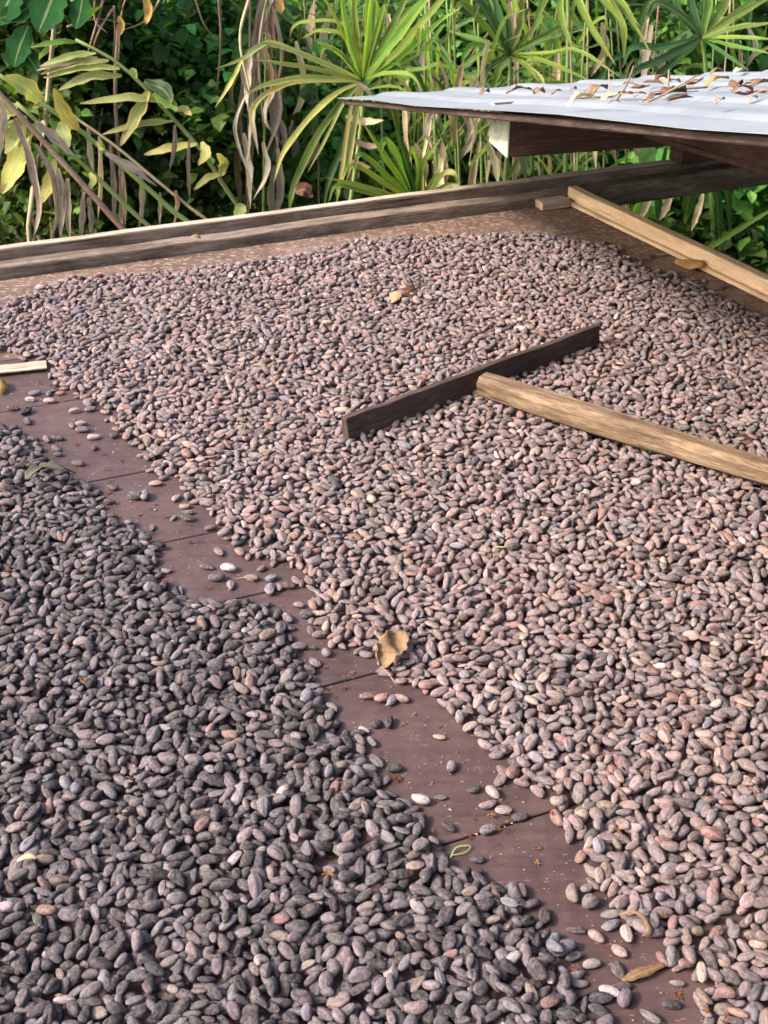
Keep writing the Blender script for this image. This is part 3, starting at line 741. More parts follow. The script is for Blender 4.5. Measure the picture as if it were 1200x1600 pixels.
# ------------------------------------------------------------------ small things on the deck
def surf_z(p):
    ix, iy = int((p.x-X0)/gs), int((p.y-Y0)/gs)
    return float(Hm[iy-2:iy+3, ix-2:ix+3].max()) if 3 < ix < GW-3 and 3 < iy < GH-3 else 0.0
def on_deck(px, py, lift=.0):
    p = G(px, py, .0); z = surf_z(p); p = G(px, py, z); z = max(z*.6, surf_z(p)); p = G(px, py, z); p.z = z+lift; return p
def flower_mesh(seed):
    r = random.Random(seed); vs_, fs_ = [], []
    for k in range(6):
        a = k*math.pi/3+r.uniform(-.25, .25); d = Vector((math.cos(a), math.sin(a), 0)); L_ = r.uniform(.0045, .0072); up = r.uniform(.0, .7)
        path = [d*(.0006)+ZZ*.0008, d*L_*.5+ZZ*(.001+up*.0025), d*L_+ZZ*(.0006+up*r.uniform(.001, .004))]
        a_, b_ = blade_geo(path, .0026, lambda s: 1.0-.55*s if s else .7, ZZ, .3, 0, k)
        n = len(vs_); vs_ += a_; fs_ += [tuple(i+n for i in f) for f in b_]
    a_, b_ = tube_geo([Vector((0, 0, 0)), Vector((r.uniform(-.003, .003), -.002, .002)), Vector((r.uniform(-.004, .004), -.006, .0018))], .0007, .0004, 5)
    n = len(vs_); vs_ += a_; fs_ += [tuple(i+n for i in f) for f in b_]
    return mesh('dried_flower', vs_, fs_, L_rust)
FM = [flower_mesh(k) for k in range(5)]
FL = [(63,600,0),(80,604,0),(120,695,0),(162,711,0),(191,722,0),(171,752,1),(169,772,1),(236,796,1),(243,789,1),(217,806,1),(261,808,1),(298,849,1),(259,909,2),(122,862,2),(137,820,2),(326,920,1),(11,893,2),(317,734,3),(509,1043,4),(551,1052,4),(540,1076,4),(508,1084,4),(630,1132,5),(647,1117,5),(686,1136,5),(699,1206,6),(621,1218,6),(612,1218,6),(740,1281,6),(783,1251,6),(735,1310,7),(777,1296,7),(839,1327,8),(839,1349,8),(536,1234,2),(512,1366,2),(707,1101,3),(900,1512,9),(1058,1555,9),(1103,1582,9),(1135,1590,9),(1037,1428,3),(963,1298,3),(1052,1368,3),(868,1220,3),(947,1482,9),(863,1273,8),(427,748,3),(438,758,3),(412,820,3),(300,812,1),(935,915,3),(1115,985,3),(940,1180,3),(505,830,3),(195,517,3),(330,710,3),(768,1275,6),(640,1365,2),(130,1062,2),(575,560,3),(1055,795,3)]
FW = ['scattered in the upper corner of the bare strip', 'lying among loose beans by the middle joints', 'caught on the dark heap', 'caught among the reddish beans', 'on the bare board left of the curled leaf', 'on the bare board at mid strip', 'near the pale pair of beans on bare board', 'on the lower board joint', 'on bare board below the lower joint', 'at the bottom end of the bare strip']
ORD = ['uppermost', 'second highest', 'third highest', 'fourth highest', 'fifth highest', 'sixth highest', 'seventh highest', 'eighth highest', 'ninth highest', 'tenth highest'] + ['%s highest' % q for q in ('eleventh', 'twelfth', 'thirteenth', 'fourteenth', 'fifteenth', 'sixteenth', 'seventeenth', 'eighteenth', 'nineteenth', 'twentieth')]
for k, (x, y, zn) in enumerate(FL):
    rank = sum(1 for f in FL if f[2] == zn and (f[1], f[0]) < (y, x))
    o = bpy.data.objects.new('dried_flower', FM[k % 5]); C.objects.link(o); o.location = on_deck(x, y, .0005)
    s = random.uniform(.6, 1.05); o.scale = (s, s*random.uniform(.7, 1.1), s); o.rotation_euler = (random.uniform(-.3, .3), random.uniform(-.3, .3), random.uniform(0, 6.28))
    tag(o, 'rust flower, %s of those %s' % (ORD[rank], FW[zn]), 'dried flower', 'dried flowers fallen on the beans and boards')
def leaf_thing(name, base, path, width, prof, m, label, cat='leaf', group=None, stalk=None, **kw):
    r = empty(name, base, label, cat, group)
    a, b = blade_geo(path, width, prof, **kw)
    bl = link('blade', mesh('blade', a, b, m, lf=True), r)
    sm = bl.modifiers.new('thick', 'SOLIDIFY'); sm.thickness = .0006
    if stalk: tube('stalk', stalk, .0012, .0008, M_twig, r, 5)
    return r
def crumpled(name, p, axis, L_, W_, m, label, seed, curl=1.0, stalk=None):
    """dry leaf with a lance outline, bent lengthways and crinkled"""
    root = empty(name, p, label, 'leaf'); r = np.random.default_rng(seed)
    ax_ = Vector(axis).normalized(); sd_ = ZZ.cross(ax_).normalized(); nv, nu = 21, 11; vs_, fs_ = [], []
    ks = [(r.normal(0, 90), r.normal(0, 90), r.uniform(0, 6), r.uniform(.0006, .0022)) for _ in range(7)]
    for i in range(nv):
        s_ = i/(nv-1); hw = W_*.5*(math.sin(math.pi*min(1, s_*.94+.05))**.7)*(1+.10*math.sin(s_*31+seed))
        for j in range(nu):
            t_ = (j/(nu-1))*2-1; x, y = (s_-.5)*L_, t_*hw
            z = .012*curl*math.sin(s_*math.pi)+abs(t_)**1.5*hw*.55*curl*(1 if t_ > 0 else .5)+.010*curl*max(0, s_-.6)
            z += sum(a*math.sin(x*p_+y*q_+f_) for p_, q_, f_, a in ks)+.0012*math.sin(s_*30+abs(t_)*9)
            vs_.append(p+ax_*x+sd_*(y*(1-.25*abs(t_)))+ZZ*(z+.003))
    for i in range(nv-1):
        for j in range(nu-1):
            q = i*nu+j; fs_.append((q, q+1, q+nu+1, q+nu))
    o = link('blade', mesh('blade', vs_, fs_, m), root); o.modifiers.new('thick', 'SOLIDIFY').thickness = .0006
    if stalk: tube('stalk', stalk, .0013, .0008, M_twig, root, 6)
p = on_deck(614, 1022, .003)
crumpled('fallen_leaf', p, (.42, 1, 0), .074, .050, L_crisp, 'curled tan dead leaf with stalk at the edge of the reddish beans', 4, .6, catmull([p+Vector((-.016, -.036, .004)), p+Vector((-.006, -.052, .006)), p+Vector((.004, -.070, .002))], 6))
p = on_deck(618, 470, .004)
crumpled('fallen_leaf', p, (.35, 1, .0), 0.058, .034, L_tanleaf, 'small tan torn leaf on the reddish beans behind the rake', 23, .3)
p = on_deck(634, 460, .003)
leaf_thing('fallen_leaf', p, catmull([p+Vector((0, -.008, 0)), p+Vector((.008, .004, .008)), p+Vector((.022, .010, .004))], 6), .016, lance, L_brown, 'dark brown leaf scrap behind the small tan leaf', face=Vector((.2, -.6, 1)), fold=.5, wave=.1, seed=8)
p = G(1080, 420, .004)
leaf_thing('fallen_leaf', p, catmull([p+Vector((-.035, .018, .012)), p+Vector((-.012, .004, .006)), p+Vector((.018, -.006, .010)), p+Vector((.036, -.004, .004))], 9), .026, lance, L_orange, 'orange brown curled leaf lying against the tan edge board', face=Vector((-.5, -.5, 1)), fold=.6, wave=.08, seed=9)
p = on_deck(994, 1452, .003)
leaf_thing('peel_curl', p, catmull([p+Vector((-.016, .014, .003)), p+Vector((-.002, .012, .010)), p+Vector((.008, .002, .010)), p+Vector((.010, -.010, .006)), p+Vector((.002, -.014, .003))], 9), .0038, strap, L_brown, 'orange curl of peel beside a pale bean, lower bare strip', 'peel', face=Vector((0, -.4, 1)), fold=.2, seed=2)
p = G(1010, 1523, .002)
leaf_thing('husk_sliver', p, catmull([p+Vector((-.026, -.008, .001)), p+Vector((-.006, -.001, .004)), p+Vector((.024, .012, .002))], 8), .011, lance, L_brown, 'split brown husk sliver lying on the bottom joint', 'husk', face=Vector((0, -.2, 1)), fold=.3, wave=.1, seed=3)
p = on_deck(80, 750, .004)
crumpled('husk_piece', p, (1, .18, 0), .080, .030, L_husk, 'ragged grey green pod husk on the upper edge of the dark heap', 15, 1.1)
p = on_deck(45, 1348, .003)
leaf_thing('husk_piece', p, catmull([p+Vector((-.012, 0, 0)), p+Vector((0, .003, .004)), p+Vector((.010, .002, .001))], 6), .006, ragged, L_tan, 'small yellow husk scrap on the dark heap by the left edge', 'husk', face=Vector((0, -.5, 1)), seed=7)
# twig loop
lp = [G(705, 1338, .001), G(712, 1325, .004), G(728, 1321, .005), G(735, 1324, .003), G(725, 1333, .003), G(708, 1336, .003), G(703, 1341, .001)]
tag(tube('twig_loop', catmull(lp, 24), .0009, .0007, L_pale, None, 5), 'thin pale straw loop on bare board below the lower joint', 'straw')
tag(tube('straw', catmull([on_deck(370, 950-45, .001), on_deck(385, 905, .003), on_deck(398, 912, .001)], 6), .0007, .0005, M_twig, None, 5), 'thin dry straw among the loose beans at mid joints', 'straw')
tag(tube('straw', catmull([on_deck(772, 856, .002), on_deck(790, 858, .004), on_deck(806, 852, .002)], 6), .0013, .0008, L_pale, None, 5), 'pale green straw on the reddish spread left of centre right', 'straw')
tag(tube('straw', catmull([on_deck(377, 684, .003), on_deck(384, 672, .008), on_deck(392, 660, .004)], 6), .0012, .0008, L_pale, None, 5), 'pale straw tip sticking out of the reddish beans at left', 'straw')
# bark strip and peel at the left edge
a, b = G(-120, 597, .006), G(74, 577, .006); dd = (b-a).normalized()
bk = bevel_box('bark_strip', a, dd, ZZ.cross(dd), ZZ, (b-a).length, .034, .004, M_palewood, None, .0012, 1, 12, .0012, 6)
tag(bk, 'flat pale strip of bark lying on the boards at the left edge', 'bark')
p = G(-2, 610, .003)
leaf_thing('fallen_leaf', p, catmull([p+Vector((-.05, .022, .004)), p+Vector((-.02, .012, .018)), p+Vector((.004, -.002, .016)), p+Vector((.010, -.018, .002))], 8), .040, lance, L_orange, 'orange dry leaf poking in at the left edge below the bark strip', face=Vector((.4, -.4, 1)), fold=-.4, wave=.06, seed=12)
p = G(302, 376, .053) 
leaf_thing('fallen_leaf', G(306, 372, .056), catmull([G(298, 372, .054), G(306, 369, .060), G(314, 372, .055)], 5), .011, lance, L_brown, 'tiny brown leaf resting on the rail lip', face=Vector((0, -.5, 1)), fold=.4, seed=13)
# crumbs and chaff
cv, cf = [], []
strip = np.array([G(*q)[:2] for q in [(0, 560), (80, 600), (210, 700), (330, 850), (480, 950), (560, 1030), (750, 1170), (900, 1350), (1120, 1600), (930, 1600), (880, 1450), (600, 1220), (500, 1050), (300, 930), (220, 830), (70, 720), (0, 660)]])
lo, hi = strip.min(0), strip.max(0)
pts = lo+rng.random((5200, 2))*(hi-lo); pts = list(pts[inside(strip, pts)][:900])
far = np.array([G(*q)[:2] for q in [(0, 440), (860, 322), (900, 325), (1200, 505), (1130, 465), (950, 383), (560, 372), (240, 428), (0, 478)]])
lo, hi = far.min(0), far.max(0); q = lo+rng.random((9000, 2))*(hi-lo); pts += list(q[inside(far, q)][:700])
for (x, y) in pts:
    s = rng.uniform(.0005, .0018)*(1 if rng.random() < .92 else 1.8); n = len(cv); z0 = .0004
    an = rng.uniform(0, 6.28, 4)
    for k in range(3): cv.append((x+s*math.cos(2.1*k+an[0])*(1.6 if k == 0 else 1), y+s*math.sin(2.1*k+an[0]), z0+rng.uniform(0, .0006)))
    cv.append((x+rng.uniform(-.4, .4)*s, y, z0+s*.7))
    cf += [(n, n+1, n+3), (n+1, n+2, n+3), (n+2, n, n+3)]
tag(link('bean_crumbs', mesh('bean_crumbs', cv, cf, M_crumb, False)), 'crumbs and chaff strewn over the bare boards', 'crumbs', kind='stuff')

# ------------------------------------------------------------------ litter on the tin roof
def roof_at(px, py):
    d = D(px, py, 3)-cl; t = (E_-cl).dot(nrm)/d.dot(nrm); return cl+d*t+nrm*.005
RLEAF = [(758,153,L_brown,.05,'brown leaf scrap at the left end of the tin roof edge'),(812,157,L_brown,.07,'flat brown leaf on the front edge of the tin roof'),(843,155,L_brown,.05,None),(908,176,L_tan,.06,'tan leaf hanging at the front edge of the tin roof'),(935,155,L_brown,.075,'long brown leaf left of the twig pile on the roof'),(955,162,L_dead,.075,None),(972,158,L_orange,.05,None),(990,158,L_orange,.06,None),(985,145,L_tan,.06,'pale tan leaf at the left of the twig pile on the roof'),(1020,142,L_tan,.06,None),(1035,138,L_rust,.06,None),(1050,136,L_orange,.07,'bright orange leaf behind the twigs on the tin roof'),(1052,156,L_brown,.09,'curled brown leaf in front of the twigs on the tin roof'),(1025,163,L_brown,.05,None),(1120,144,L_yell,.07,'yellow leaf on the tin roof right of the twigs'),(1150,143,L_brown,.07,None),(1160,152,L_brown,.06,None),(1175,139,L_dead,.07,None),(1190,148,L_brown,.06,None),(1165,163,L_brown,.05,None),(1124,181,L_dead,.03,'small grey scrap alone on the right of the tin roof'),(1175,180,L_dead,.02,None),(1155,120,L_dead,.07,'grey leaf on the raised end sheet of the roof'),(1120,122,L_brown,.05,None),(1085,140,L_brown,.07,None),(1195,157,L_orange,.05,None),(1000,150,L_brown,.05,None),(870,160,L_brown,.03,None),(1010,172,L_dead,.03,None),(1062,170,L_brown,.05,None),(960,176,L_brown,.025,None),(800,142,L_brown,.04,None),(895,150,L_dead,.04,None)]
def roof_label(x, m): return ('%s dead leaf in the litter %s' % ({'dead_brown_leaf': 'brown', 'dead_grey_tan_leaf': 'greyish', 'orange_brown_leaf': 'orange brown', 'dead_tan_leaf': 'tan', 'rusty_flower': 'rust red', 'yellowing_leaf': 'yellow'}[m.name], 'at the roof\'s left tip' if x < 880 else 'left of the roof twigs' if x < 965 else 'at the roof twigs' if x < 1000 else 'under the roof twigs' if x < 1040 else 'right of the roof twigs' if x < 1110 else 'beside the thick stick on the roof' if x < 1170 else 'at the roof\'s right frame edge'))
RLAB = [q[4] or roof_label(q[0], q[2]) for q in RLEAF]
for l in set(RLAB):
    ids = sorted([k for k in range(len(RLAB)) if RLAB[k] == l], key=lambda k: RLEAF[k][0])
    if len(ids) > 1:
        for k, i in enumerate(ids): RLAB[i] = rank_word(k, len(ids))+' '+l
for k, (x, y, m, L_, lab) in enumerate(RLEAF):
    p = roof_at(x, y); a = random.uniform(-.6, .6); d = (U*math.cos(a)+V*math.sin(a)); L_ *= .75
    path = catmull([p-d*L_*.5+nrm*random.uniform(.004, .012), p+nrm*random.uniform(.006, .02), p+d*L_*.5+nrm*random.uniform(.002, .018)], 7)
    o = link('dead_leaf', mesh('dead_leaf', *blade_geo(path, L_*.45, lance, nrm, random.uniform(.2, .7), .10, k), m, lf=True)); o.modifiers.new('thick', 'SOLIDIFY').thickness = .0005
    tag(o, RLAB[k], 'leaf', 'dry leaves littering the tin roof')
TW = [([(965,158),(980,135),(990,107)], .0022, 'upright bent twig at the left of the roof litter'), ([(1008,165),(1040,150),(1090,121)], .0022, 'slanting twig crossing the roof litter'), ([(1043,155),(1044,135),(1045,113)], .0025, 'upright twig stub in the middle of the roof litter'), ([(990,155),(1030,147),(1075,142),(1105,140)], .0028, 'long low twig behind the curled leaf on the roof'), ([(1125,143),(1155,144),(1215,148)], .0055, 'thick dead stick on the right of the roof'), ([(1165,131),(1180,127),(1200,128)], .002, 'thin arched twig at the right end of the roof'), ([(905,157),(912,148),(918,142)], .0016, 'short twig near the left of the roof litter'), ([(740,142),(750,132),(768,140)], .0016, 'thin wiry tendril arched over the roof edge'), ([(952,152),(952,135),(951,112)], .0015, 'thin upright twig beside the palm tip on the roof')]
for (pp, r_, lab) in TW:
    b0 = roof_at(*pp[0]); Yb = b0.y
    tag(tube('twig', catmull([D(x, y, Yb+.02*i)+nrm*.004 for i, (x, y) in enumerate(pp)], 8), r_, r_*.6, M_twig, None, 5), lab, 'twig', 'twigs lying on the tin roof')

# ------------------------------------------------------------------ plants
def plant(name, px, py, Y, label, cat='plant', group=None):
    p = D(px, py, Y); return empty(name, Vector((p.x, Y, ground_h(p.x, Y))), label, cat, group)
def stroke(root, name, pts, wpx, m, Y, prof=strap, n=12, dY=0.0, face=Vector((0, -1, .6)), fold=.35, wave=.02, twist=0.0, jit=0.0):
    k = len(pts)
    P = [D(x, y, Y+dY*i/(k-1)) for i, (x, y) in enumerate(pts)]
    if prof is strap and random.random() < .30:       # snapped tip hanging down
        e = P[-1]-P[-2]; P = P[:-1]+[P[-2]+e*.62, P[-2]+e*.70+Vector((e.x*.10, e.y*.1, -abs(e.length)*.34))]
    path = catmull(P, n) if k > 1 else P
    a, b = blade_geo(path, wpx*pxm(Y), prof, face, fold, wave, random.randint(0, 9999), twist)
    return link(name, mesh(name, a, b, m, lf=True), root)
def stem_px(root, name, pts, r0, r1, m, Y, dY=0.0, n=16, to_ground=True):
    k = len(pts); P = [D(x, y, Y+dY*i/(k-1)) for i, (x, y) in enumerate(pts)]
    if to_ground:
        q = P[-1]+(P[-1]-P[-2]).normalized()*.5; q.z = min(q.z, P[-1].z-.3); P.append(q); P.append(Vector((q.x+.1, q.y, ground_h(q.x, q.y)-.05)))
    return tube(name, catmull(P, n), r0, r1, m, root, 8)
gst = 'arching leafy stalks leaning behind the rail'
# green arching stalk with ranked pale leaves
r = plant('arching_stalk', 388, 345, 3.35, 'arching green stalk with ranked pale leaves on its left side', 'plant', gst)
stem_px(r, 'stem', [(118,62),(175,92),(225,135),(270,185),(315,235),(350,290),(388,345)], .004, .0075, M_stemg, 3.35, 0)
for pts, w_, m in [([(120,66),(90,66),(48,74)],9,L_mid),([(150,83),(110,88),(62,104)],11,L_pale),([(152,90),(110,96),(58,110)],11,L_dead),([(170,95),(120,98),(64,116)],12,L_pale),([(187,107),(130,105),(68,122)],13,L_pale),([(190,119),(140,120),(92,141)],15,L_pale),
      ([(250,158),(200,153),(125,162)],13,L_pale),([(232,142),(215,178),(188,228)],19,L_pale),([(270,189),(215,195),(160,210)],11,L_pale),([(308,225),(265,232),(225,242)],14,L_yell),([(225,128),(255,140),(268,160)],22,L_dark),([(240,145),(262,160),(276,172)],20,L_mid),([(272,172),(287,171),(299,181)],12,L_yell),([(315,222),(322,240),(310,258)],15,L_yell),([(346,274),(348,255),(338,240)],16,L_pale),([(346,272),(325,278),(303,297)],11,L_pale),([(378,318),(375,330),(368,345)],18,L_pale),([(205,107),(208,112),(214,122)],10,L_mid)]:
    stroke(r, 'leaf', pts, w_, m, 3.34, lance, 12, -.05, Vector((.1, -1, .9)), .3, .06)
r = plant('arching_stalk', 292, 352, 3.2, 'green leaning stalk with broad yellow leaves, second from the left edge', 'plant', gst)
stem_px(r, 'stem', [(-30,98),(60,158),(120,200),(180,250),(235,298),(292,350)], .0055, .0075, M_stemg, 3.2)
for pts, w_, m in [([(122,202),(102,178),(84,138)],21,L_yell),([(64,160),(42,138),(8,118)],27,L_pale),([(96,190),(100,208),(108,230)],20,L_pale),([(150,222),(160,232),(158,218)],8,L_pale),([(60,158),(58,165),(50,170)],8,L_pale)]:
    stroke(r, 'leaf', pts, w_, m, 3.19, lance, 12, -.04, Vector((.1, -1, .7)), .3, .07)
r = plant('arching_stalk', 235, 358, 3.12, 'lower green leaning stalk with a hanging yellow leaf at the left edge', 'plant', gst)
stem_px(r, 'stem', [(25,160),(75,205),(120,248),(165,290),(235,358)], .005, .0072, M_stemg, 3.12)
for pts, w_, m in [([(45,205),(28,250),(3,303)],32,L_yell),([(25,165),(5,175),(-30,190)],30,L_pale),([(38,180),(28,205),(8,240)],24,L_pale),([(85,248),(78,285),(64,318)],20,L_yell),([(55,195),(42,210),(30,232)],16,L_pale),([(140,270),(146,282),(138,298)],10,L_pale)]:
    stroke(r, 'leaf', pts, w_, m, 3.1, lance, 12, -.04, Vector((.1, -1, .7)), .3, .07)
r = plant('arching_stalk', 197, 365, 3.02, 'bare brown dead stalk with grey leaves hanging in strips', 'plant', gst)
stem_px(r, 'stem', [(-40,105),(40,190),(90,245),(145,305),(197,365)], .0065, .0085, M_stemb, 3.02)
for pts, w_, m in [([(22,185),(45,240),(62,320),(52,378)],13,L_dead),([(55,225),(82,275),(88,330),(76,385)],12,L_dead),([(90,262),(98,310),(94,378)],13,L_dead),([(105,278),(106,320),(110,378)],13,L_dead),([(130,300),(128,340),(126,376)],10,L_dead),([(138,308),(142,340),(141,372)],10,L_dead),([(-5,150),(4,190),(-2,250)],14,L_dead),([(55,190),(85,215),(118,247)],15,L_dead),([(165,240),(205,262),(245,292)],13,L_dead)]:
    stroke(r, 'dead_leaf', pts, w_, m, 3.0, ragged, 14, .02, Vector((.3, -1, .2)), .5, .10, random.uniform(-1, 1))
r = plant('arching_stalk', 325, 347, 3.28, 'thin orange brown dead stalk behind the green ones', 'plant', gst)
stem_px(r, 'stem', [(95,168),(180,228),(240,278),(325,347)], .0035, .0048, M_stemb, 3.28)
for pts, w_, m in [([(137,198),(141,240),(146,268)],9,L_dead),([(155,213),(157,280),(153,345)],8,L_tan),([(172,224),(178,290),(178,350)],9,L_dead),([(188,250),(190,300),(187,355)],10,L_dead),([(218,262),(222,310),(217,362)],9,L_dead),([(274,297),(276,320),(270,356)],9,L_tan),([(250,300),(250,325),(249,352)],6,L_dead),([(273,195),(272,230),(264,270)],8,L_dead),([(296,215),(294,260),(297,318)],6,L_dead),([(192,268),(194,310),(196,352)],8,L_tan)]:
    stroke(r, 'dead_leaf', pts, w_, m, 3.27, ragged, 12, .02, Vector((.3, -1, .2)), .5, .10, random.uniform(-1, 1))

# fan palm behind the middle of the rail
gp = 'fan palms behind the deck'
r = plant('fan_palm', 560, 330, 4.0, 'bright fan palm with drooping yellow edged blades behind the rail', 'palm', gp)
stem_px(r, 'petiole', [(567,127),(566,180),(556,260),(545,335)], .006, .009, M_stemg, 4.03)
c_ = (567, 127)
for pts, w_, m, dY in [([c_,(545,60),(528,-40)],15,L_bright,-.05),([c_,(556,50),(550,-50)],14,L_bright,.1),([c_,(575,50),(572,-60)],16,L_bright,.0),([c_,(580,60),(590,-40)],13,L_mid,.05),([c_,(588,60),(615,-30)],14,L_mid,.1),([c_,(598,70),(632,0),(650,-40)],13,L_mid,.15),
     ([c_,(600,85),(650,20),(700,-45)],18,L_bright,-.15),([c_,(612,90),(665,30),(722,-30)],14,L_bright,-.2),([c_,(620,95),(680,40),(720,12)],12,L_bright,-.2),([c_,(640,70),(655,45),(652,92)],10,L_bright,-.25),([c_,(605,112),(660,80),(715,14)],8,L_bright,-.1),
     ([c_,(510,100),(420,70),(380,92),(336,108)],12,L_pale,-.3),([c_,(500,110),(440,100),(393,93)],11,L_pale,-.25),([c_,(470,85),(425,68),(395,78)],12,L_pale,-.2),([c_,(480,122),(420,132),(384,147)],13,L_pale,-.25),([c_,(470,128),(425,142),(400,162),(390,198)],11,L_yell,-.3),([(380,90),(360,130),(336,168)],9,L_yell,-.1),
     ([c_,(520,150),(470,200),(440,245),(428,285)],13,L_yell,-.35),([c_,(530,165),(495,215),(465,275),(448,330)],15,L_mid,-.35),([c_,(535,165),(505,225),(480,270)],7,L_pale,-.35),([c_,(550,180),(530,240),(500,320)],15,L_dark,-.2),([c_,(556,180),(545,245),(520,318)],13,L_pale,-.3),([c_,(548,170),(538,240),(528,300)],9,L_yell,-.3),
     ([c_,(600,116),(640,118),(660,142)],11,L_bright,-.25),([c_,(610,112),(660,108),(700,98)],9,L_mid,-.15),([c_,(600,108),(640,106),(640,106)],9,L_mid,-.1),([c_,(530,85),(500,72),(505,78)],6,L_mid,.0),([c_,(540,42),(480,34),(445,48)],8,L_bright,.1),([c_,(540,60),(500,48),(472,60)],9,L_bright,.05)]:
    stroke(r, 'leaf', pts, w_*.66, m, 4.0, strap, 18, dY, Vector((.15, -1, .8)), .5, .02)
for k in range(16):
    a = random.uniform(-1.2, 1.0); l = random.uniform(130, 215) if abs(a) < .6 else random.uniform(80, 150)
    stroke(r, 'leaf', [c_, (c_[0]+math.sin(a)*l*.5, c_[1]-math.cos(a)*l*.52), (c_[0]+math.sin(a)*l*1.02, c_[1]-math.cos(a)*l*.95+abs(a)*24)], random.uniform(4.5, 7), random.choice((L_bright, L_bright, L_mid)), 4.0, strap, 12, random.uniform(-.25, .25), Vector((.15, -1, .8)), .5, .02)
for pts, w_ in [([(384,147),(368,190),(372,225),(398,300)],6),([(560,130),(572,140),(590,170)],7)]:
    stroke(r, 'dead_leaf', pts, w_, L_dead, 3.75, ragged, 12, 0, fold=.5, wave=.1)
# low rosette
r = plant('strap_leaf_plant', 650, 320, 3.75, 'low rosette of long green strap leaves just behind the rail', 'plant', 'strap leaved plants behind the deck')
b_ = (652, 322)
for pts, w_, m in [([b_,(600,272),(540,222)],13,L_mid),([b_,(590,280),(528,245)],12,L_bright),([b_,(580,296),(508,277)],12,L_bright),([b_,(570,300),(498,284)],11,L_mid),([b_,(622,250),(588,200)],17,L_mid),([b_,(612,262),(566,190)],14,L_mid),([b_,(630,240),(610,165)],13,L_dark),([b_,(660,260),(690,215)],12,L_bright),([b_,(690,275),(720,270)],14,L_pale),([b_,(672,290),(690,262)],10,L_mid),([b_,(655,270),(636,205)],10,L_bright),([b_,(700,290),(735,305)],11,L_pale)]:
    stroke(r, 'leaf', pts, w_*.72, m, 3.75, strap, 12, -.1, Vector((.1, -1, .9)), .45, .02)
for pts, w_ in [([(540,182),(570,190),(600,188)],11),([(542,215),(575,228),(602,226)],9),([(530,248),(560,258),(580,262)],11)]:
    stroke(r, 'dead_leaf', pts, w_, L_tan, 3.9, strap, 8, 0, fold=.2, wave=.05)
# right fan
r = plant('fan_palm', 800, 240, 4.35, 'fan palm with sunlit blades reaching over the tin roof', 'palm', gp)
stem_px(r, 'petiole', [(797,85),(796,150),(792,240)], .006, .009, M_stemg, 4.38)
c_ = (797, 85)
for pts, w_, m, dY in [([c_,(850,85),(900,80),(966,118)],14,L_bright,-.6),([c_,(840,95),(885,112),(925,129)],15,L_bright,-.6),([c_,(822,105),(842,128)],13,L_bright,-.3),([c_,(828,108),(858,138)],10,L_pale,-.3),([c_,(770,40),(735,-15)],20,L_dark,-.1),([c_,(755,40),(700,-15)],17,L_mid,-.1),([c_,(780,30),(770,-20)],16,L_dark,.1),([c_,(745,70),(715,95)],12,L_mid,-.1),([c_,(760,110),(735,180)],14,L_dark,-.1),([c_,(775,120),(755,200)],12,L_mid,0),([c_,(812,40),(818,-20)],14,L_mid,.1),([c_,(830,50),(860,5)],10,L_mid,.1)]:
    stroke(r, 'leaf', pts, w_*.7, m, 4.35, strap, 14, dY, Vector((.15, -1, .9)), .5, .02)
for k in range(6):
    a = random.uniform(-1.5, 1.5); l = random.uniform(70, 150)
    stroke(r, 'leaf', [c_, (c_[0]+math.sin(a)*l*.5, c_[1]-math.cos(a)*l*.5), (c_[0]+math.sin(a)*l, c_[1]-math.cos(a)*l*.9)], random.uniform(5, 9), random.choice((L_mid, L_dark, L_dark)), 4.35, strap, 10, random.uniform(.0, .3), Vector((.15, -1, .9)), .5, .02)
r = plant('fan_palm', 880, 240, 4.5, 'fan palm whose crown is above the frame with blades hanging in', 'palm', gp)
stem_px(r, 'petiole', [(885,-60),(888,40),(884,240)], .006, .009, M_stemg, 4.6)
c_ = (885, -60)
for pts, w_, m, dY in [([c_,(915,30),(962,102)],16,L_bright,-.5),([c_,(940,0),(990,62)],18,L_bright,-.5),([c_,(955,-10),(1000,42)],15,L_bright,-.5),([c_,(975,20),(1022,94)],9,L_bright,-.6),([c_,(875,20),(897,82)],13,L_bright,-.3),([c_,(930,-30),(975,30)],14,L_mid,-.4),([c_,(850,0),(830,60)],14,L_mid,-.2),([c_,(830,-30),(790,10)],14,L_dark,-.1)]:
    stroke(r, 'leaf', pts, w_*.7, m, 4.5, strap, 14, dY, Vector((.15, -1, .9)), .5, .02)
for k in range(6):
    a = random.uniform(-1.5, 1.5); l = random.uniform(70, 150)
    stroke(r, 'leaf', [c_, (c_[0]+math.sin(a)*l*.5, c_[1]-math.cos(a)*l*.5), (c_[0]+math.sin(a)*l, c_[1]-math.cos(a)*l*.9)], random.uniform(5, 9), random.choice((L_mid, L_dark, L_dark)), 4.5, strap, 10, random.uniform(.0, .3), Vector((.15, -1, .9)), .5, .02)
r = plant('fan_palm', 1105, 200, 4.9, 'dark fan palm behind the right end of the tin roof', 'palm', gp)
stem_px(r, 'petiole', [(1097,60),(1103,110),(1108,240)], .007, .010, M_stemg, 4.95)
c_ = (1097, 60)
